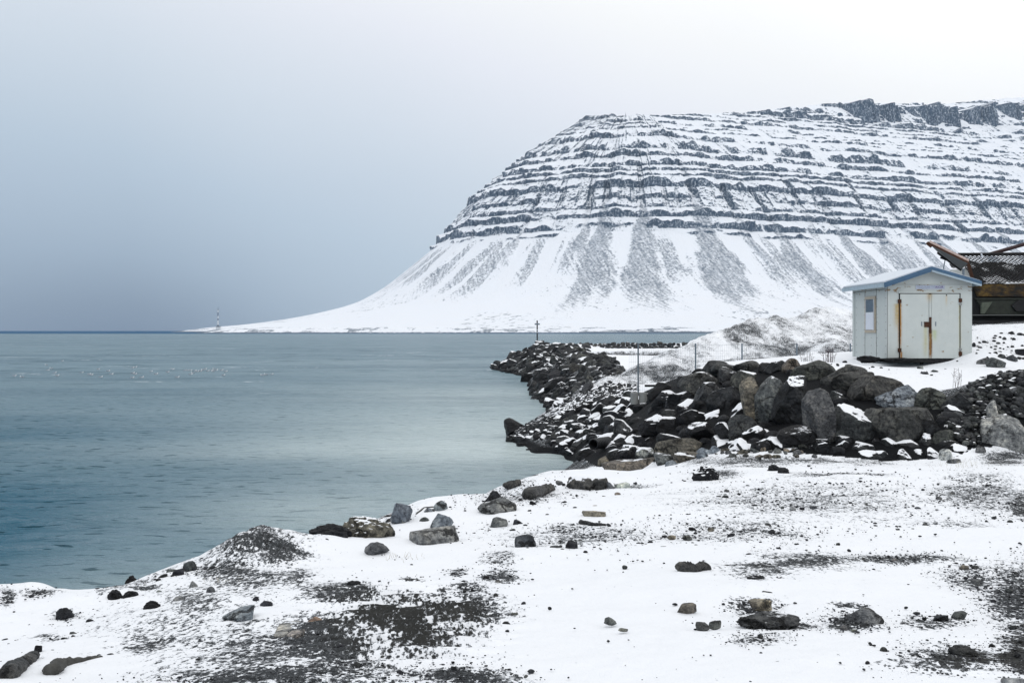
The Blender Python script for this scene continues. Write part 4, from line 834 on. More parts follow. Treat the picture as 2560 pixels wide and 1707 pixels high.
def build_pebbles():
    n = 90000; r = np.random.default_rng(5)
    px = r.uniform(-60, 2620, n); py = 1160+(1760-1160)*r.uniform(0, 1, n)**.9
    ys = np.geomspace(3.6, 30, 260); Pk = []
    Y0 = np.full(n, np.nan)
    # march the sight lines through a coarse height table
    gx = np.linspace(-16, 16, 260); gy = np.linspace(3, 31, 260); GX, GY = np.meshgrid(gx, gy); GH = H(GX, GY)
    def hb(x, y):
        i = np.clip((y-3)/28*259, 0, 258.99); j = np.clip((x+16)/32*259, 0, 258.99); a, b = i.astype(int), j.astype(int); u, v = i-a, j-b
        return (GH[a, b]*(1-v)+GH[a, b+1]*v)*(1-u)+(GH[a+1, b]*(1-v)+GH[a+1, b+1]*v)*u
    for yy in ys:
        z = EYE-(py-HZ)/F*yy; ok = np.isnan(Y0) & (z <= hb((px-1280)/F*yy, yy+0*px)); Y0[ok] = yy
    ok = ~np.isnan(Y0); px, py, Y0 = px[ok], py[ok], Y0[ok]; X = (px-1280)/F*Y0; Z = hb(X, Y0)
    b = bare_at(X, Y0, Z); cl = fbm(X/.35, Y0/.28, seed=401, o=3)
    pr = np.clip((b-.22)*1.1, 0, .75)+.012+.5*np.clip(cl-.28, 0, 1); pr = pr*(1-.85*np.exp(-(((px-1400)/330)**2+((py-1560)/150)**2)**2))
    pr = pr*np.clip(1-1.1*np.exp(-(((px-1010)/170)**2+((py-1560)/70)**2)), 0, 1)
    keep = (r.uniform(0, 1, len(pr)) < pr) & (Z > .15); X, Y0, Z = X[keep], Y0[keep], Z[keep]
    k = min(len(X), 13000); X, Y0, Z = X[:k], Y0[:k], Z[:k]
    S = np.clip(r.lognormal(-.1, .45, k)*3.6/F*Y0, .006, .16)
    V, Fc = scatter_mass('pebbles', np.stack([X, Y0, Z+.0*S], 1), S, 1, '')
    o = rawmesh('pebbles', V, Fc, ROCK); tint(o, 'dark', .1); tag(o, 'loose dark pebbles showing through the trodden snow of the shore', 'pebbles', kind='stuff')
build_pebbles()
def build_rubble():
    r = np.random.default_rng(9); P, S = [], []
    for poly, n, sz, lo in ((WALL, 420, lambda x, y: psz(x)*.5, 18), (JET, 420, lambda x, y: 15, 45), (CB, 420, lambda x, y: 11, 17), ([(2572, 930), (2900, 945), (2900, 1112), (2572, 1115)], 620, lambda x, y: 26, 17)):
        for x, y in fill(poly, n, lambda x, y: 4, 3000):
            if poly is WALL and not free(x, y): continue
            p = hit(x, y, lo=lo); P.append(p); S.append(sz(x, y)*r.uniform(.6, 1.3)/F*p[1])
    V, Fc = scatter_mass('r', P, S, 2, '', flat=.8)
    o = rawmesh('rubble', V, Fc, ROCK); tint(o, 'black', .18); tag(o, 'small dark rubble filling the gaps of the armour wall and breakwater', 'rubble', kind='stuff')
    # gravel bank between wall and breakwater
    P, S = [], []; GB = [(1270, 1088), (1345, 1045), (1370, 1025), (1440, 985), (1520, 945), (1600, 960), (1600, 985), (1480, 1015), (1400, 1045), (1330, 1075)]
    for x, y in fill(GB, 700, lambda x, y: 4, 6000):
        p = hit(x, y, lo=35); P.append(p); S.append(r.choice([5, 6, 8, 11])*1.0/F*p[1])
    V, Fc = scatter_mass('r', P, S, 2, '', flat=.7)
    o = rawmesh('bank_rubble', V, Fc, ROCK); tint(o, 'dark', .35); tag(o, 'small dark stones on the snow-streaked bank where the breakwater leaves the shore', 'rubble', kind='stuff')
build_rubble()
# ---------------------------------------------------------------- built things
def ordinal(k):
    a = 'zeroth first second third fourth fifth sixth seventh eighth ninth tenth eleventh twelfth thirteenth fourteenth fifteenth sixteenth seventeenth eighteenth nineteenth'.split()
    if k < 20: return a[k]
    t = {20: ('twentieth', 'twenty'), 30: ('thirtieth', 'thirty'), 40: ('fortieth', 'forty'), 50: ('fiftieth', 'fifty'), 60: ('sixtieth', 'sixty')}[k//10*10]
    return t[0] if k % 10 == 0 else t[1]+'-'+a[k % 10]
def empty(name, loc, label, cat, group=None):
    o = bpy.data.objects.new(name, None); COL.objects.link(o); o.location = loc; tag(o, label, cat, group); return o
class MB:
    def __init__(s): s.bm = bmesh.new()
    def hexa(s, P):
        v = [s.bm.verts.new(p) for p in P]
        for f in ((0, 3, 2, 1), (4, 5, 6, 7), (0, 1, 5, 4), (1, 2, 6, 5), (2, 3, 7, 6), (3, 0, 4, 7)): s.bm.faces.new([v[i] for i in f])
        return s
    def box(s, x0, x1, y0, y1, z0, z1): return s.hexa([(x0, y0, z0), (x1, y0, z0), (x1, y1, z0), (x0, y1, z0), (x0, y0, z1), (x1, y0, z1), (x1, y1, z1), (x0, y1, z1)])
    def prism(s, pts, y0, y1):
        n = len(pts); a = [s.bm.verts.new((x, y0, z)) for x, z in pts]; b = [s.bm.verts.new((x, y1, z)) for x, z in pts]
        s.bm.faces.new(a); s.bm.faces.new(b[::-1])
        for i in range(n): s.bm.faces.new((a[i], b[i], b[(i+1) % n], a[(i+1) % n]))
        return s
    def bar(s, a, b, r, n=8, r2=None):
        a, b = Vector(a), Vector(b); q = (b-a).to_track_quat('Z', 'Y'); r2 = r if r2 is None else r2; A, Bv = [], []
        for i in range(n):
            t = 2*PI*i/n; u = q@Vector((math.cos(t), math.sin(t), 0)); A.append(s.bm.verts.new(a+u*r)); Bv.append(s.bm.verts.new(b+u*r2))
        s.bm.faces.new(A[::-1]); s.bm.faces.new(Bv)
        for i in range(n): s.bm.faces.new((A[i], A[(i+1) % n], Bv[(i+1) % n], Bv[i]))
        return s
    def make(s, name, m, parent=None, bev=0, smooth=False, label=None, org=(0, 0, 0)):
        bmesh.ops.recalc_face_normals(s.bm, faces=s.bm.faces)
        if bev: bmesh.ops.bevel(s.bm, geom=s.bm.edges[:], offset=bev, segments=2, affect='EDGES')
        me = bpy.data.meshes.new(name); bmesh.ops.translate(s.bm, verts=s.bm.verts, vec=-Vector(org)); s.bm.to_mesh(me); s.bm.free(); me.materials.append(m)
        for p in me.polygons: p.use_smooth = smooth
        o = bpy.data.objects.new(name, me); COL.objects.link(o); o.location = org
        if parent: o.parent = parent; o.location = Vector(org)-parent_world(parent)
        if label: o['label'] = label
        return o
def parent_world(p):
    v = Vector(p.location)
    while p.parent: p = p.parent; v += p.location
    return v
def simple(name, c, rough=.7, metal=0.0, var=.25, scale=6, bmp=.01):
    m, n, b = mat(name); g = nd(n, 'ShaderNodeNewGeometry')
    n1 = tex(n, 'ShaderNodeTexNoise', g.outputs['Position'], scale, 5, .65)
    n.links.new(mixc(n, n1.outputs[0], tuple(v*(1-var*1.5) for v in c), tuple(v*(1+var*1.5) for v in c)), b.inputs['Base Color'])
    b.inputs['Roughness'].default_value = rough; b.inputs['Metallic'].default_value = metal; b.inputs['Specular IOR Level'].default_value = .3
    if bmp: n.links.new(bump(n, n1.outputs[0], bmp, .6), b.inputs['Normal'])
    return m
SX = lambda px, Y=31.0: (px-1280)/F*Y
SZ = lambda py, Y=31.0: EYE-(py-HZ)/F*Y
def painted(stains):
    """old pale paint, flaking to brown board along edges, with rust and algae runs of their own place"""
    m, n, b = mat('flaking pale paint'); g = nd(n, 'ShaderNodeNewGeometry'); pos = g.outputs['Position']
    s = nd(n, 'ShaderNodeSeparateXYZ'); n.links.new(pos, s.inputs[0])
    n1 = tex(n, 'ShaderNodeTexNoise', pos, 3, 5, .6); n2 = tex(n, 'ShaderNodeTexNoise', mapping(n, pos, (3, 3, 6)), 1.4, 6, .66); n3 = tex(n, 'ShaderNodeTexNoise', mapping(n, pos, (14, 14, 1.6)), 1, 4, .6); n4 = tex(n, 'ShaderNodeTexNoise', pos, 14, 4, .6)
    c = mixc(n, n1.outputs[0], (.43, .475, .475), (.53, .565, .555))
    c = mixc(n, mth(n, 'MULTIPLY', step(n, n3.outputs[0], .52, .8), .3), c, (.38, .42, .40))
    for (x, y, zt, zb, w, amt, rc) in stains:
        dx = mth(n, 'SUBTRACT', s.outputs[0], x); dx = mth(n, 'MULTIPLY_ADD', mth(n, 'SUBTRACT', n3.outputs[0], .5), .05, c=dx)
        e = mth(n, 'EXPONENT', mth(n, 'MULTIPLY', mth(n, 'MULTIPLY', dx, dx), -1/(w*w)))
        v = mth(n, 'MULTIPLY', step(n, s.outputs[2], zb-.25, (zt+zb)/2), mth(n, 'SUBTRACT', 1, step(n, s.outputs[2], zt-.02, zt+.04)))
        e = mth(n, 'MULTIPLY', mth(n, 'MULTIPLY', e, v), mth(n, 'MULTIPLY_ADD', n4.outputs[0], 1.2, c=.1)); e = mth(n, 'MULTIPLY', e, amt, clamp=True)
        c = mixc(n, e, c, rc)
    # flakes: denser in the band under the eaves
    bandz = mth(n, 'MULTIPLY', step(n, s.outputs[2], 6.12, 6.25), mth(n, 'SUBTRACT', 1, step(n, s.outputs[2], 6.40, 6.48)))
    v = mth(n, 'MULTIPLY_ADD', bandz, .10, c=n2.outputs[0])
    f = step(n, v, .665, .675)
    c = mixc(n, f, c, mixc(n, n4.outputs[0], (.13, .12, .10), (.40, .27, .15)))
    f2 = step(n, n4.outputs[0], .74, .76); c = mixc(n, mth(n, 'MULTIPLY', f2, .7), c, (.15, .17, .17))
    n.links.new(c, b.inputs['Base Color']); b.inputs['Roughness'].default_value = .55; b.inputs['Specular IOR Level'].default_value = .3
    hh = mth(n, 'MULTIPLY_ADD', f, -1, c=mth(n, 'MULTIPLY', n3.outputs[0], .3)); n.links.new(bump(n, hh, .004, .8), b.inputs['Normal'])
    return m
OR_, YE_, GR_ = (.30, .14, .03), (.38, .26, .06), (.36, .42, .16)
PAINT = painted([(SX(2249), 31, SZ(758), SZ(888), .045, 1.8, OR_), (SX(2242), 31, SZ(760), SZ(815), .08, 1.0, YE_), (SX(2325), 31, SZ(825), SZ(895), .045, 2.4, (.20, .10, .03)), (SX(2313), 31, SZ(812), SZ(893), .07, .9, (.42, .40, .22)), (SX(2335), 31, SZ(826), SZ(842), .07, .8, GR_), (SX(2399), 31, SZ(764), SZ(890), .035, 1.2, (.42, .36, .12)), (SX(2365), 31, SZ(740), SZ(752), .03, .9, (.5, .4, .25)), (SX(2322), 31, SZ(733), SZ(742), .08, 1.0, (.42, .30, .14)), (SX(2252), 31, SZ(880), SZ(897), .04, 1.6, OR_), (SX(2400), 31, SZ(878), SZ(893), .04, 1.4, OR_)])
RUST = simple('rust', (.055, .024, .014), .9, 0, .45, 22); BLACKR = simple('black oxidised steel', (.010, .010, .011), .8, 0, .4, 9)
TRIM = simple('bare weathered board', (.40, .36, .30), .8, 0, .2, 12); SEAM = simple('dark seam', (.02, .022, .022), .9)
BLUE = simple('flat blue paint', (.055, .115, .195), .5, 0, .16, 8); LBLUE = simple('faded blue-white paint', (.34, .43, .50), .6, 0, .2, 10)
SNOWM = simple('settled snow', (.62, .67, .74), .8, 0, .02, 8); STEEL = simple('galvanised steel', (.16, .20, .24), .5, .4, .15, 20); CONC = simple('grey concrete', (.24, .25, .25), .85, 0, .2, 10)
def glass():
    m, n, b = mat('window glass'); b.inputs['Base Color'].default_value = (.05, .08, .11, 1); b.inputs['Roughness'].default_value = .06; b.inputs['Specular IOR Level'].default_value = .9; return m
GLASS = glass(); MILK = simple('frosted white panel', (.62, .66, .74), .5, 0, .06, 5)
def build_shed():
    Y0, Y1 = 31.0, 34.2; xl, xr, xa = SX(2219), SX(2430), SX(2331); zb, zl, zr, za = SZ(898), SZ(712), SZ(709), SZ(672)
    sh = empty('shed', ((xl+xr)/2, (Y0+Y1)/2, zb), 'small flaking white shed with a blue-edged gable roof and rusty double doors', 'shed')
    MB().prism([(xl, zb), (xr, zb), (xr, zr), (xa, za), (xl, zl)], Y0, Y1).make('wall', PAINT, sh)
    cb = MB()
    cb.box(xl-.018, xl+.07, Y0-.016, Y0+.05, zb, zl-.02); cb.box(xl-.012, xl, Y0-.016, Y0+.06, zb, zl-.02)
    cb.make('corner_board', PAINT, sh)
    sm = MB()
    for y in (31.05, 31.95, 32.98, 33.95): sm.box(xl-.006, xl+.02, y-.006, y+.006, zb+.01, zl-.04)
    sm.box(xl-.005, xl+.02, 31.06, Y1-.02, SZ(722)-.01, SZ(722)); sm.box(xl+.06, xr-.03, Y0-.004, Y0+.02, SZ(711.4), SZ(711))
    sm.make('panel_seam', SEAM, sh)
    nails = MB()
    for y in (31.14, 31.88, 32.4, 33.06, 33.8):
        for k in range(8): nails.box(xl-.007, xl+.01, y-.008, y+.008, zb+.15+.25*k, zb+.17+.25*k)
    nails.make('nail_heads', SEAM, sh)
    # roof with overhang
    yf, yb = 30.68, 34.6; L_, A_, R_ = (SX(2211, yf), SZ(707, yf)), (SX(2330, yf), SZ(667, yf)), (SX(2455, yf), SZ(703, yf))
    th = .055
    rf = MB().prism([L_, A_, R_, (R_[0], R_[1]-th), (A_[0], A_[1]-th), (L_[0], L_[1]-th)], yf+.03, yb).make('roof', simple('roof felt', (.03, .035, .04), .9), sh)
    up = .012
    MB().prism([(L_[0]+.03, L_[1]+up), (A_[0], A_[1]+up), (R_[0]-.03, R_[1]+up), (R_[0]-.03, R_[1]+.035), (A_[0], A_[1]+.045), (L_[0]+.03, L_[1]+.055)][::-1], yf+.06, yb-.02).make('snow_layer', SNOWM, rf)
    fh = .15
    for (p, q) in ((L_, A_), (A_, R_)):
        MB().prism([(p[0], p[1]+.01), (q[0], q[1]+.01), (q[0], q[1]-fh*.62), (p[0], p[1]-fh*.62)], yf, yf+.028).make('bargeboard', BLUE, rf, bev=.004)
        MB().prism([(p[0]+.01, p[1]-fh*.62), (q[0]-.01, q[1]-fh*.62), (q[0]-.01, q[1]-fh), (p[0]+.01, p[1]-fh)], yf+.012, yf+.034).make('trim_strip', BLUE if p is L_ else LBLUE, rf)
    MB().box(L_[0]-.012, L_[0]+.012, yf+.03, yb, L_[1]-.13, L_[1]+.0).make('eaves_board', LBLUE, rf)
    MB().box(R_[0]-.012, R_[0]+.012, yf+.03, yb, R_[1]-.13, R_[1]+.0).make('eaves_board', LBLUE, rf)
    # dark gap and posts of the opening
    MB().box(SX(2247), SX(2401), Y0-.010, Y0+.02, zb+.0, SZ(731)).make('door_recess', SEAM, sh)
    MB().box(SX(2245), SX(2402), Y0-.05, Y0+.01, SZ(733), SZ(729)).make('lintel', PAINT, sh, bev=.006)
    xm0, xm1 = SX(2321.5), SX(2326.8)
    for (a, b_, lab, hx) in ((SX(2249.5), SX(2321), 'left door leaf with rusty hinges and a broken latch plate', SX(2248.0)), (SX(2327.6), SX(2397.6), 'right door leaf with a small round hole near its top', SX(2399.5))):
        d = MB().box(a, b_, Y0-.034, Y0-.011, zb+.03, SZ(735)).make('door', PAINT, sh, bev=.003, label=lab)
        tp = SZ(753 if hx < SX(2300) else 751)
        MB().box(hx-.055, hx+.055, Y0-.052, Y0-.02, tp-.06, tp+.06).make('hinge', RUST, d, bev=.006)
        tb = SZ(875 if hx < SX(2300) else 884); MB().box(hx-.055, hx+.055, Y0-.052, Y0-.02, tb-.06, tb+.06).make('hinge', RUST, d, bev=.006)
        if hx > SX(2300):
            for zz in (tp-.115, tb+.13): MB().bar((hx+.0, Y0-.06, zz), (hx+.0, Y0-.02, zz), .045, 14).make('hinge_plate', CONC, d)
            MB().bar((SX(2365), Y0-.038, SZ(738)), (SX(2365), Y0-.030, SZ(738)), .022, 12).make('peephole', SEAM, d)
        hxn = SX(2303) if hx < SX(2300) else SX(2338)
        MB().box(hxn-.012, hxn+.012, Y0-.05, Y0-.03, SZ(815), SZ(804)).make('handle', STEEL, d)
    cs = MB().box(xm0+.003, xm1-.003, Y0-.045, Y0-.012, zb+.03, SZ(736)).make('cover_strip', PAINT, sh)
    MB().box(xm0-.004, xm1+.004, Y0-.062, Y0-.046, SZ(833), SZ(793)).make('bolt_plate', RUST, cs, bev=.004)
    lt = MB(); lt.box(SX(2309), xm0-.006, Y0-.056, Y0-.036, SZ(818), SZ(806)); lt.box(SX(2308), xm0-.006, Y0-.05, Y0-.036, SZ(806)+.0, SZ(804.5)); lt.make('latch', RUST, sh, bev=.004)
    # sign with faded lettering
    sg = MB().box(SX(2289), SX(2361.5), Y0-.022, Y0-.002, SZ(722.8), SZ(713.3)).make('sign_board', simple('faded lilac board', (.40, .44, .53), .6, 0, .1, 9), sh)
    def text(t, x, z, size, col, nm):
        cu = bpy.data.curves.new(nm, 'FONT'); cu.body = t; cu.size = size; cu.extrude = .002; cu.space_character = 1.05; cu.align_y = 'CENTER'
        me_o = bpy.data.objects.new(nm, cu); COL.objects.link(me_o); bpy.context.view_layer.update()
        me = bpy.data.meshes.new_from_object(me_o.evaluated_get(bpy.context.evaluated_depsgraph_get())); bpy.data.objects.remove(me_o)
        o = bpy.data.objects.new(nm, me); COL.objects.link(o); me.materials.clear(); me.materials.append(col); o.parent = sg
        o.rotation_euler = (R(90), 0, 0); o.location = (x, Y0-.026, z); return o
    # the board's parent chain sits at the shed's base: lettering is placed relative to it
    off = parent_world(sg)
    a = text('TSZUON·TC', SX(2292), SZ(718), .098, simple('faded ink', (.24, .29, .40), .7), 'lettering'); b2 = text('IAGIR', SX(2336), SZ(718), .105, simple('violet ink', (.10, .06, .20), .7), 'lettering')
    for o in (a, b2): o.location = Vector(o.location)-off
    # window in the left wall
    wy0, wy1, wz0, wz1 = 31.97, 32.93, SZ(832, 32.4), SZ(741, 32.4)
    w = MB(); t_ = .09
    w.box(xl-.035, xl+.01, wy0, wy1, wz0, wz0+t_); w.box(xl-.035, xl+.01, wy0, wy1, wz1-t_, wz1); w.box(xl-.035, xl+.01, wy0, wy0+t_, wz0+t_, wz1-t_); w.box(xl-.035, xl+.01, wy1-t_*.5, wy1, wz0+t_, wz1-t_)
    wf = w.make('window', TRIM, sh, bev=.004)
    zm = wz0+(wz1-wz0)*.55
    MB().box(xl-.012, xl-.004, wy0+.20, wy1-.06, zm+.02, wz1-t_-.01).make('pane', GLASS, wf)
    MB().box(xl-.016, xl-.004, wy0+.20, wy1-.06, wz0+t_+.01, zm-.02).make('lower_panel', MILK, wf)
    sa = MB(); sa.box(xl-.024, xl-.003, wy0+.17, wy0+.20, wz0+t_, wz1-t_); sa.box(xl-.02, xl-.003, wy0+.20, wy1-.05, zm-.02, zm+.02); sa.box(xl-.024, xl-.003, wy1-.06, wy1-.045, wz0+t_, wz1-t_); sa.make('sash', simple('white sash', (.6, .64, .68), .5), wf)
    MB().box(xl-.014, xl-.003, wy0+.09, wy0+.16, wz0+t_, wz1-t_).make('side_gap', SEAM, wf)
    # sleepers
    for (x0, x1, y0, y1, z0, z1) in ((xl-.05, xr+.02, 30.93, 31.12, zb-.10, zb-.004), (xl+.0, xr-.1, 33.6, 33.8, zb-.2, zb-.004)):
        MB().box(x0, x1, y0, y1, z0, z1).make('sleeper', BLACKR, sh, bev=.01)
    for o in sh.children_recursive: pass
    return sh
build_shed()
boulder('earth_clod', (2140, 889, 2200, 908), 'clod', 'black', .05, 'black heap of earth and turf under the shed\'s left end', 'earth clod', Y=30.9, k=5)
boulder('earth_clod', (2188, 894, 2290, 907), 'clod', 'black', .05, 'flat black turf strip along the foot of the shed doors', 'earth clod', Y=30.75, k=5)
def build_hopper():
    Yh = 38.0; X = lambda p, Y=Yh: SX(p, Y); Z = lambda p, Y=Yh: SZ(p, Y)
    h = empty('gravel_hopper', (X(2520), 39.5, Z(820)), 'rusty black gravel hopper with wire-mesh sides and a tilted steel chute behind the shed', 'hopper')
    DK = simple('tarred steel', (.012, .013, .015), .75, 0, .5, 4); OC, ocn, ocb = mat('ochre scaling rust'); og = nd(ocn, 'ShaderNodeNewGeometry'); o1 = tex(ocn, 'ShaderNodeTexNoise', mapping(ocn, og.outputs['Position'], (1, 1, 1.6)), 2.2, 6, .7)
    ocn.links.new(ramp(ocn, [(.40, (.008, .008, .008)), (.50, (.035, .022, .010)), (.62, (.11, .068, .014)), (.75, (.07, .05, .02))], o1.outputs[0]).outputs[0], ocb.inputs['Base Color']); ocb.inputs['Roughness'].default_value = .95; ocn.links.new(bump(ocn, o1.outputs[0], .08), ocb.inputs['Normal']); GN = simple('mouldy green steel', (.026, .031, .026), .8, 0, .5, 5, .02); GNL = simple('pale green steel', (.085, .10, .08), .8, 0, .4, 9)
    x0, x1 = X(2428), X(2760)
    MB().box(x0, x1, 38.35, 41.2, Z(818), Z(708)).make('body', DK, h)
    MB().prism([(X(2440), Z(711)), (X(2452), Z(741)), (x1, Z(744)), (x1, Z(706))][::-1], 38.12, 38.34).make('rust_beam', OC, h, bev=.02)
    MB().box(X(2446), x1, 38.16, 38.33, Z(749), Z(744.5)).make('flange', GN, h)
    MB().prism([(X(2448), Z(750)), (X(2470), Z(785)), (x1, Z(785)), (x1, Z(750))][::-1], 38.2, 38.34).make('side_plate', GN, h)
    MB().prism([(X(2458), Z(756)), (X(2484), Z(754)), (X(2464), Z(784)), (X(2456), Z(784))], 38.08, 38.19).make('brace', GNL, h)
    MB().prism([(X(2549), Z(750)), (X(2600), Z(750)), (X(2585), Z(778)), (X(2545), Z(778)), (X(2533), Z(764))], 38.1, 38.19).make('brace', DK, h)
    MB().box(X(2431), x1, 38.0, 38.3, Z(788.6), Z(786.4)).make('sill_rail', simple('worn steel', (.12, .13, .13), .6), h)
    MB().box(X(2431), x1, 37.9, 38.3, Z(812), Z(801)).make('skid', DK, h, bev=.02)
    # gravel load with snow, behind the mesh
    xs = np.linspace(X(2428), x1, 120); ts = np.linspace(0, 1, 40); XX, TT = np.meshgrid(xs, ts)
    zz = Z(706)+(Z(640)-Z(706))*TT+.20*fbm(XX/.7, TT*2.5, seed=501, o=4)-.12; YY = 38.45+1.5*TT+.1*fbm(XX/.5, TT*3, seed=502, o=3)
    bb = 1.3-1.5*np.exp(-((TT-.20-.05*fbm(XX/.6, 0*XX, seed=503))/.15)**2)-.9*np.exp(-((TT-.76)/.09)**2)*sst(-.1, .2, fbm(XX/.6, TT*2, seed=504, o=3))
    ld = gridmesh('gravel_load', np.stack([XX, YY, zz], -1), GROUND, parent=h, attrs={'bare': bb, 'mud': 0*bb}); ld.location = -parent_world(h)
    # diamond mesh front panel, leaning back
    g = MB(); n = 46; W_ = x1-X(2440); za, zb_, ya, yb_ = Z(706, 38.1), Z(637, 39.6), 38.1, 39.6; Hn = math.hypot(zb_-za, yb_-ya)
    def P(u, v): return (X(2440)+u, ya+(yb_-ya)*v/Hn, za+(zb_-za)*v/Hn)
    sp = .17; k = -Hn
    while k < W_:
        for sg in (1, -1):
            u0, v0, u1, v1 = (k, 0, k+Hn, Hn) if sg == 1 else (k+Hn, 0, k, Hn)
            a, b_ = max(0, (0-u0)/(u1-u0)) if sg == 1 else max(0, (W_-u0)/(u1-u0)), 0
            lo_, hi_ = 0., 1.
            for t in (0, 0):
                pass
            t0 = (0-u0)/(u1-u0); t1 = (W_-u0)/(u1-u0); lo_ = max(0, min(t0, t1)); hi_ = min(1, max(t0, t1))
            if hi_ > lo_+.02: g.bar(P(u0+(u1-u0)*lo_, v0+(v1-v0)*lo_), P(u0+(u1-u0)*hi_, v0+(v1-v0)*hi_), .017, 4)
        k += sp
    g.make('mesh_panel', BLACKR, h)
    MB().bar((X(2396, 39.6), 39.6, Z(636, 39.6)), (x1+1, 39.6, Z(633, 39.6)), .06, 8).make('top_rail', BLACKR, h)
    MB().prism([(X(2421), Z(657)), (X(2438), Z(680)), (X(2466), Z(706)), (X(2450), Z(712)), (X(2433), Z(700))], 38.0, 38.2).make('end_plate', BLACKR, h)
    c4 = [at(2419, 659, 36.6), at(2425, 658, 36.6), at(2435, 692, 37.2), at(2429, 693, 37.2)]; MB().hexa([tuple(p) for p in c4]+[tuple(p+np.array([0, .12, 0])) for p in c4]).make('corner_post', RUST, h)
    # tilted chute
    A, B, C, D = at(2324, 610, 36.4), at(2421, 657, 36.4), at(2403, 674, 37.6), at(2344, 630, 37.6)
    up = np.array([0, 0, .05]); MB().hexa([tuple(A), tuple(B), tuple(C), tuple(D)]+[tuple(q+up) for q in (A, B, C, D)]).make('chute', simple('chute underside', (.05, .058, .062), .7, 0, .3, 6), h)
    e = np.array([0, -.03, 0]); dz = np.array([0, 0, .13])
    WR = simple('white paint over rust', (.46, .36, .33), .8, 0, .5, 14)
    MB().hexa([tuple(A+e), tuple(B+e), tuple(B), tuple(A), tuple(A+e+dz), tuple(B+e+dz), tuple(B+dz), tuple(A+dz)]).make('chute_rim', WR, h)
    MB().hexa([tuple(q) for q in (A+e*1.6-dz*.28, B+e*1.6-dz*.28, B+e*1.1-dz*.28, A+e*1.1-dz*.28, A+e*1.6+dz*.30, B+e*1.6+dz*.30, B+e*1.1+dz*.30, A+e*1.1+dz*.30)]).make('rust_edge', RUST, h)
    MB().bar(tuple(D+np.array([0, 0, -.02])), tuple(C+np.array([0, 0, -.02])), .05, 6).make('chute_beam', BLACKR, h)
    MB().bar(tuple(at(2318, 607, 36.4)), tuple(at(2329, 616, 36.4)), .07, 8).make('pivot', RUST, h)
    MB().bar(tuple(at(2351, 644, 37.5)), tuple(at(2372, 652, 37.5)), .035, 6).make('bracket', BLACKR, h)
    MB().bar(tuple(at(2363, 649, 37.5)), tuple(at(2355, 690, 37.5)), .018, 6).make('stay_rod', STEEL, h)
    MB().bar(tuple(at(2408.5, 672, 37.6)), tuple(at(2408.5, 730, 37.6)), .045, 8).make('prop', STEEL, h)
    MB().box(X(2380, 39), X(2430, 39), 39.0, 39.2, Z(760, 39), Z(674, 39)).make('back_panel', simple('pale sheet panel', (.42, .45, .45), .7, 0, .1), h)
    MB().bar(tuple(at(2470, 637, 39.9)), tuple(at(2760, 553, 39.9)), .075, 8).make('boom', simple('maroon steel', (.035, .018, .02), .6, 0, .3), h)
    MB().bar(tuple(at(2453, 634, 39.4)), tuple(at(2456, 643, 39.4)), .03, 6).make('clip', SNOWM, h)
build_hopper()
def build_fence():
    Yf = 41.5; px = [1595.5, 1739, 1855, 1992, 2126]
    f = empty('wire_fence', (SX(1595.5, Yf), Yf, 2.4), 'grey welded-mesh fence on thin steel posts along the top of the armour wall', 'fence')
    zt = SZ(861, Yf); xs = [SX(p, Yf) for p in px]
    zb = [min(float(H(np.array(x), np.array(Yf))), zt-.5) for x in xs]; zb[0] = min(zb[0], SZ(985, Yf))
    for x, z in zip(xs, zb): MB().bar((x, Yf, z-.2), (x, Yf, zt+.04), .033, 8).make('post', STEEL, f)
    xs2 = [SX(1571, Yf)]+xs; zb2 = [zb[0]]+zb
    for i in range(5):
        m = MB(); a, b = xs2[i]+.03, xs2[i+1]-.03; n = int((b-a)/.075)
        for k in range(n+1):
            x = a+(b-a)*k/n; z = zb2[i]+(zb2[i+1]-zb2[i])*k/n; m.box(x-.0017, x+.0017, Yf-.002, Yf+.002, z, zt)
        for k in range(9):
            z = zt-.02-.235*k
            if z > min(zb2[i], zb2[i+1]): m.box(a, b, Yf-.008, Yf-.0035, z-.002, z+.002)
        m.make('mesh_panel', STEEL, f)
build_fence()
for (x0, x1) in ((1576, 1596), (1597, 1618)):
    p = at((x0+x1)/2, 1003, 34.6); r_ = (x1-x0)/2/F*34.6
    o = MB().bar(tuple(p-np.array([0, 0, .1])), tuple(p+np.array([0, 0, 22/F*34.6])), r_, 20).make('concrete_footing', CONC, None, bev=.01, org=tuple(p)); tag(o, 'left one of two grey concrete drums at the foot of the first fence post' if x0 == 1576 else 'right one of two grey concrete drums at the foot of the first fence post', 'concrete drum', 'concrete drums under the fence')
o = MB().box(SX(1613, 37), SX(1645, 37), 37, 37.15, SZ(967, 37), SZ(962, 37)).make('plank', BLACKR, org=(SX(1629, 37), 37, SZ(967, 37))); tag(o, 'short dark plank lying on snow behind the round black boulder', 'plank')
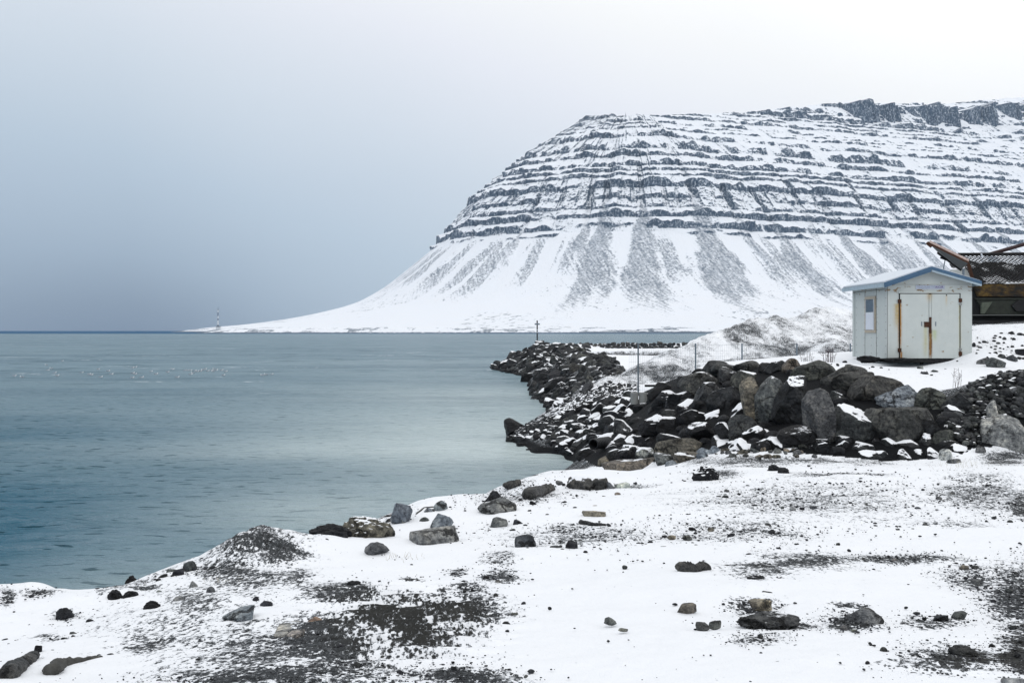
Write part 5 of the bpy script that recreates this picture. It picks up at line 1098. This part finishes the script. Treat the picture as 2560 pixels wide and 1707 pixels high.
def build_pipe():
    Yp = 27.6; a, b = at(1483, 1110, Yp), at(1521, 1104, Yp+1.0); n = 40; bm = bmesh.new(); r0 = 13/F*Yp; q = (Vector(b)-Vector(a)).to_track_quat('Z', 'Y'); rings = []
    for i in range(n+1):
        t = i/n; c = Vector(a)*(1-t)+Vector(b)*t; rr = r0*(1+.10*(i % 4 in (1, 2)))
        rings.append([bm.verts.new(c+q@Vector((math.cos(2*PI*j/20), math.sin(2*PI*j/20), 0))*rr) for j in range(20)])
    inner = [[bm.verts.new(Vector(a)*(1-t)+Vector(b)*t+q@Vector((math.cos(2*PI*j/20), math.sin(2*PI*j/20), 0))*r0*.88) for j in range(20)] for t in (0, .95)]
    seq = inner[::-1]+rings
    for A, B in zip(seq[:-1], seq[1:]):
        for j in range(20): bm.faces.new((A[j], A[(j+1) % 20], B[(j+1) % 20], B[j]))
    bm.faces.new(seq[0])
    me = bpy.data.meshes.new('drain_pipe'); bm.to_mesh(me); bm.free(); me.materials.append(simple('black plastic', (.02, .022, .025), .45)); o = bpy.data.objects.new('drain_pipe', me); COL.objects.link(o)
    tag(o, 'end of a black corrugated drain pipe sticking out between the shore boulders', 'pipe')
build_pipe()
def build_cross():
    Yc = 133.; f = empty('cross_beacon', tuple(at(1343, 858, Yc)), 'tall thin dark navigation beacon with a crossbar on the tip of the breakwater', 'beacon')
    x = SX(1343, Yc)
    MB().bar((x, Yc, SZ(862, Yc)), (x, Yc, SZ(801, Yc)), .085, 8).make('pole', BLACKR, f)
    MB().box(x-.34, x+.34, Yc-.12, Yc-.087, SZ(812, Yc), SZ(808.2, Yc)).make('crossbar', STEEL, f)
    for z in (825.5, 831.5): MB().bar((x, Yc, SZ(z, Yc)), (x, Yc, SZ(z-1.6, Yc)), .1, 8).make('white_band', SNOWM, f)
build_cross()
def build_mast():
    Ym = 1700.; x = SX(545, Ym); f = empty('lighthouse_mast', (x, Ym, SZ(822, Ym)), 'distant banded mast on a small white hut at the end of the snowy spit', 'mast')
    W1, W2 = simple('white paint', (.75, .78, .8), .6, 0, .05), simple('grey-blue band', (.20, .24, .32), .6, 0, .05)
    MB().box(x-2.6, x+4.0, Ym-3, Ym+3, SZ(823, Ym), SZ(816.6, Ym)).make('hut', W1, f)
    MB().prism([(x-2.9, SZ(816.6, Ym)), (x+4.3, SZ(816.6, Ym)), (x+2.8, SZ(815.4, Ym)), (x-1.4, SZ(815.4, Ym))][::-1], Ym-3.3, Ym+3.3).make('hut_roof', BLACKR, f)
    ys = [816, 812, 801, 796, 790, 781, 777, 774.5]
    for i, (a, b) in enumerate(zip(ys[:-1], ys[1:])): MB().bar((x, Ym, SZ(a, Ym)), (x, Ym, SZ(b, Ym)), 1.15-.06*i, 10).make('mast_band', W2 if i % 2 == 0 else W1, f)
    MB().box(x-1.6, x+1.6, Ym-1.6, Ym+1.6, SZ(777, Ym), SZ(775.6, Ym)).make('gallery', W1, f)
    MB().bar((x, Ym, SZ(774.5, Ym)), (x, Ym, SZ(766, Ym)), .55, 8, .2).make('topmast', W2, f)
build_mast()
def build_gulls():
    V, Fc = ICO[3]; V = V.copy(); hd = V[:, 0] > .0
    B = V*np.array([.17, .062, .058]); B[:, 2] += .03+.05*np.clip(V[:, 0], 0, 1)**2*.3-.0; B[:, 1] *= 1-.75*np.clip(-V[:, 0], 0, 1)**1.5; B[:, 2] += .035*np.clip(-V[:, 0], 0, 1)**2
    h = V*np.array([.042, .036, .038])+np.array([.145, 0, .115]); nk = V*np.array([.036, .028, .060])+np.array([.128, 0, .07]); bk = V*np.array([.026, .006, .007])+np.array([.192, 0, .11])
    wm = simple('white plumage', (.62, .65, .69), .8, 0, .03); gm = simple('grey wing plumage', (.30, .33, .38), .8, 0, .08); bm_ = simple('bill', (.35, .28, .08), .5)
    n = len(V); body = rawdata('seagull', np.concatenate([B, h, nk, bk]), np.concatenate([Fc, Fc+n, Fc+2*n, Fc+3*n]), [wm, bm_], mi=np.concatenate([np.zeros(3*len(Fc)), np.ones(len(Fc))]))
    wv = np.concatenate([V*np.array([.155, .017, .036])+np.array([-.045, s*.052, .058]) for s in (1, -1)]); wing = rawdata('folded_wings', wv, np.concatenate([Fc, Fc+n]), gm)
    pos = [(120, 668), (185, 678), (390, 577), (432, 606), (400, 622), (458, 645), (480, 666), (523, 543), (685, 643), (748, 655), (765, 660), (823, 613), (908, 628), (935, 655), (845, 680), (1112, 600), (1138, 595), (1115, 645), (1135, 653), (1110, 684), (1188, 683), (1268, 632), (1310, 653), (1408, 637), (1450, 615), (1490, 681), (1552, 623), (1575, 623), (1600, 624), (1600, 657), (1620, 643), (1637, 625), (1655, 632), (1682, 628), (1705, 620), (1722, 612), (1745, 628), (1780, 622), (1800, 610), (1790, 630), (1815, 622), (1860, 622), (1895, 632), (1875, 663), (2205, 663), (2235, 658), (2280, 655)]
    for i, (u, v) in enumerate(pos):
        px, py = u/3.36, 740+v/3.36+1.2; Y = EYE*F/(py-HZ); o = bpy.data.objects.new('seagull', body); COL.objects.link(o); w = bpy.data.objects.new('folded_wings', wing); COL.objects.link(w); w.parent = o
        s = rnd.uniform(1.15, 1.35); o.scale = (s, s, s); o.location = (SX(px, Y), Y, .0); o.rotation_euler = (0, 0, rnd.choice([0, 0, .3, -.3, PI, .1]))
        tag(o, 'white gull with grey wings on the sea, %s from the left of the flock' % ordinal(sorted(pos).index((u, v))+1), 'seagull', 'gulls floating in a loose flock on the sea')
build_gulls()
# driftwood
WOOD = simple('wet driftwood', (.055, .055, .052), .85, 0, .6, 18, .02); WOODS = simple('grey driftwood', (.16, .165, .16), .85, 0, .6, 14, .02)
def log(name, pts, r0, r1, m, label, lift=.6, snow=False, cat='driftwood', lo=4):
    P = []
    for x, y in pts: p = hit(x, y, lo=lo); P.append(p)
    P = np.array(P); n = 36; t = np.linspace(0, len(P)-1, n); C = np.stack([np.interp(t, range(len(P)), P[:, i]) for i in range(3)], 1)
    k = np.ones(5)/5
    for i in range(3): C[2:-2, i] = np.convolve(C[:, i], k, 'valid')
    rr = np.interp(np.linspace(0, 1, n), [0, .04, 1], [r0*.6, r0, r1]); C[:, 2] += rr*lift
    d = np.gradient(C, axis=0); d /= np.linalg.norm(d, axis=1)[:, None]; u = np.cross(d, [0, 0, 1.]); u /= np.linalg.norm(u, axis=1)[:, None]; v = np.cross(u, d)
    th = np.linspace(0, 2*PI, 17); sd_ = rnd.randint(1, 99)
    rad = rr[:, None]*(1+.5*fbm(np.cos(th)[None]*1.9+0*rr[:, None], np.sin(th)[None]*1.6, np.linspace(0, 9, n)[:, None], seed=sd_, o=3)); rad[:, -1] = rad[:, 0]
    V = C[:, None]+rad[..., None]*(np.cos(th)[None, :, None]*u[:, None]+np.sin(th)[None, :, None]*v[:, None])
    V = np.concatenate([np.repeat(C[:1, None], 17, 1), V, np.repeat(C[-1:, None], 17, 1)], 0)
    o = gridmesh(name, V, ROCK if snow else m); o.color = (.07, .07, .068, snow or 0); tag(o, label, cat); return o
log('driftwood_log', [(14, 1700), (50, 1672), (84, 1648)], .052, .034, WOODS, 'grey weathered log half buried in snow at the bottom left corner', .3, .12)
log('driftwood_log', [(126, 1690), (150, 1672), (190, 1664), (252, 1652)], .045, .02, WOOD, 'dark bent branch with a thick left end lying in snow, lower left', .5)
log('driftwood_log', [(1428, 1216), (1470, 1220), (1516, 1220)], .13, .10, WOODS, 'snowy grey log lying in front of the largest flat slab', .4, .5, lo=9)
log('driftwood_log', [(1322, 1246), (1350, 1236), (1378, 1224)], .10, .07, WOOD, 'dark round log pointing to the water above the humped grey-brown rock', .5, .2, lo=9)
log('driftwood_log', [(1262, 1222), (1284, 1214), (1300, 1208)], .07, .05, WOOD, 'short black log at the waterline left of the round log', .5, .1, lo=9)
log('driftwood_log', [(1700, 1434), (1730, 1436), (1763, 1430)], .055, .045, WOODS, 'short snow-edged log alone on clean snow near the middle of the foreground', .7, .18)
log('driftwood_log', [(1450, 1308), (1480, 1313), (1515, 1313)], .03, .012, WOODS, 'thin grey stick lying in snow below the flat tan stone', .6, .2)
log('kelp_strand', [(1040, 1290), (1060, 1272), (1084, 1268)], .012, .008, WOOD, 'thin black cable curving over the shore behind the bluish rocks', 1, cat='cable')
def stump():
    s = empty('driftwood_stump', tuple(hit(345, 1478, lo=4)), 'black driftwood root stump standing up against the water on the left bank', 'driftwood')
    for (pts, r0, r1) in (([(342, 1482), (336, 1462), (326, 1450), (316, 1458)], .055, .02), ([(338, 1470), (332, 1452), (328, 1440)], .045, .012), ([(336, 1476), (356, 1458), (376, 1442)], .06, .02), ([(340, 1464), (350, 1455), (352, 1447)], .04, .015)):
        Y = 9.75; P = [at(x, y, Y) for x, y in pts]; m = MB()
        for i, (a, b) in enumerate(zip(P[:-1], P[1:])):
            k = len(P)-1; m.bar(tuple(a), tuple(b), r0+(r1-r0)*i/k, 9, r0+(r1-r0)*(i+1)/k)
        bmesh.ops.subdivide_edges(m.bm, edges=m.bm.edges[:], cuts=2, use_grid_fill=True)
        for v in m.bm.verts:
            v.co += Vector((rnd.gauss(0, .006), rnd.gauss(0, .006), rnd.gauss(0, .006)))
        m.make('root', BLACKR, s)
stump()
def weeds(name, spots, label, Y, hgt, n, col):
    for (x, y), lb in zip(spots, label):
        p = at(x, y, Y); m = MB()
        for k in range(n):
            a = rnd.gauss(0, .10); b = Vector(p)+Vector((rnd.gauss(0, .05), rnd.gauss(0, .05), -.05)); t = b+Vector((math.sin(a)*hgt*.7+rnd.gauss(0, .05), rnd.gauss(0, .05), hgt*rnd.uniform(.5, 1))); m.bar(b, t, .006, 4, .003)
            for j in range(3):
                c = b+(t-b)*rnd.uniform(.4, .95); m.bar(c, c+Vector((rnd.gauss(0, .05), 0, rnd.uniform(.03, .08))), .004, 4, .002)
        o = m.make(name, col, org=tuple(p)); tag(o, lb, 'weed', 'dead weed stalks')
STK = simple('dead stalk', (.055, .035, .045), .9, 0, .3)
weeds('dead_weed', [(2388, 968)], ['tall bunch of dead stalks on the yard right of the shed doors'], 24.6, .55, 7, STK)
weeds('dead_weed', [(2078, 910), (2068, 905)], ['dark dead stalks on the crest behind the rounded brown boulder', 'left clump of dead stalks behind the rounded brown boulder'], 30.5, .62, 9, STK)
weeds('dead_weed', [(2010, 912), (2026, 910)], ['thin pale stalks right of the fourth fence post', 'thin pale stalks between the fourth fence post and the brown boulder'], 31, .5, 8, simple('pale stalk', (.22, .22, .24), .9))
GRS = simple('dry grass', (.42, .40, .33), .9, 0, .2)
def grass():
    m = MB(); r2 = random.Random(3)
    for (cx, cy, w, hh, n, lo) in ((910, 1325, 60, 16, 90, 9), (560, 1455, 60, 10, 40, 8), (700, 1400, 60, 9, 70, 8), (640, 1400, 50, 9, 50, 8), (2400, 1165, 90, 12, 60, 15), (2530, 1118, 30, 16, 25, 15), (1010, 1395, 60, 8, 20, 8), (990, 1300, 30, 9, 20, 9), (720, 1352, 60, 8, 40, 9)):
        for k in range(n):
            p = hit(cx+r2.gauss(0, w/2), cy+r2.gauss(0, 6), lo=lo); L_ = hh/F*p[1]*r2.uniform(.6, 1.4); m.bar(tuple(p-np.array([0, 0, .01])), tuple(p+np.array([r2.gauss(0, .6)*L_, r2.gauss(0, .3)*L_, L_])), .0022, 3, .0008)
    o = m.make('dry_grass', GRS); tag(o, 'sparse dry grass blades frosted along the shore bank', 'grass', kind='stuff')
grass()
# low earth quay inside the breakwater
def quay():
    xs = np.linspace(SX(1478, 118), SX(1900, 118), 160); Yq = 118.
    rows_ = []
    for dy, z in ((0, -.1), (.15, .38), (.5, .50), (6, .58), (12, .5), (13, -.1)):
        rows_.append(np.stack([xs, Yq+dy+.5*fbm(xs/3, 0*xs, seed=601, o=3)*(dy < 1), 2.12+z+.06*fbm(xs/1.2, dy+0*xs, seed=602, o=3)], 1))
    P = np.array(rows_); b = np.array([.9, .62, .1, .0, .0, .0])[:, None]+.3*fbm(xs[None]/4+0*P[..., 0], P[..., 1], seed=603, o=3)*np.array([1, 1, 1, 0, 0, 0])[:, None]
    o = gridmesh('earth_bank', P, GROUND, attrs={'bare': b, 'mud': 1+0*b}); tag(o, kind='structure')
quay()
# ---------------------------------------------------------------- labels that say which one, by the nearest stone with a label of its own
def relabel():
    def pxy(o): p = o.location; return 1280+p.x/p.y*F, HZ-(p.z-EYE)/p.y*F
    tops = [o for o in SC.objects if o.location.y > 1 and o.parent is None and o.type == 'MESH' and 'label' in o]
    shared = {}
    for o in tops: shared.setdefault(o['label'], []).append(o)
    anchors = [(o, pxy(o)) for l, g in shared.items() if len(g) == 1 and o_ok(g[0]) for o in g]
    used = set()
    for l, g in shared.items():
        if len(g) < 3: continue
        kind = {'boulder': 'dark rock', 'small_stone': 'small stone', 'cobble': 'cobble'}.get(g[0].name.split('.')[0])
        if not kind: continue
        for o in g:
            x, y = pxy(o); near = sorted(anchors, key=lambda a: (a[1][0]-x)**2+((a[1][1]-y)*1.6)**2)[:6]
            for a, (ax, ay) in near:
                if math.hypot(ax-x, ay-y) > 170: continue
                dx, dy = x-ax, (y-ay)*1.4
                d = 'left of' if dx < -abs(dy)*2 else 'right of' if dx > abs(dy)*2 else ('above' if dy < 0 else 'below') if abs(dx)*2 < abs(dy) else ('up and left of' if dx < 0 and dy < 0 else 'up and right of' if dy < 0 else 'down and left of' if dx < 0 else 'down and right of')
                t = '%s just %s the %s' % (kind, d, a['label'].split(',')[0])
                if len(t.split()) > 16 or t in used: continue
                used.add(t); o['label'] = t; break
def o_ok(o): return o.name.split('.')[0] in ('boulder', 'stone', 'earth_clod', 'driftwood_log', 'gravel_heap') and len(o['label'].split(',')[0].split()) < 12
relabel()
# ---------------------------------------------------------------- haze
def build_haze():
    m = bpy.data.materials.new('cold air'); m.use_nodes = True; n = m.node_tree; n.nodes.clear()
    out = nd(n, 'ShaderNodeOutputMaterial'); v = nd(n, 'ShaderNodeVolumePrincipled'); n.links.new(v.outputs[0], out.inputs['Volume'])
    v.inputs['Color'].default_value = (.66, .78, .96, 1); v.inputs['Density'].default_value = 3.0e-5; v.inputs['Anisotropy'].default_value = 0
    x0, x1, y0, y1, z0, z1 = -9000, 9000, -60, 8600, -12, 1300
    V = np.array([(x, y, z) for x in (x0, x1) for y in (y0, y1) for z in (z0, z1)], float)
    Q = np.array([[0, 1, 3, 2], [4, 6, 7, 5], [0, 4, 5, 1], [2, 3, 7, 6], [0, 2, 6, 4], [1, 5, 7, 3]])
    o = rawmesh('haze', V, Q, m, smooth=False); tag(o, kind='stuff')
build_haze()
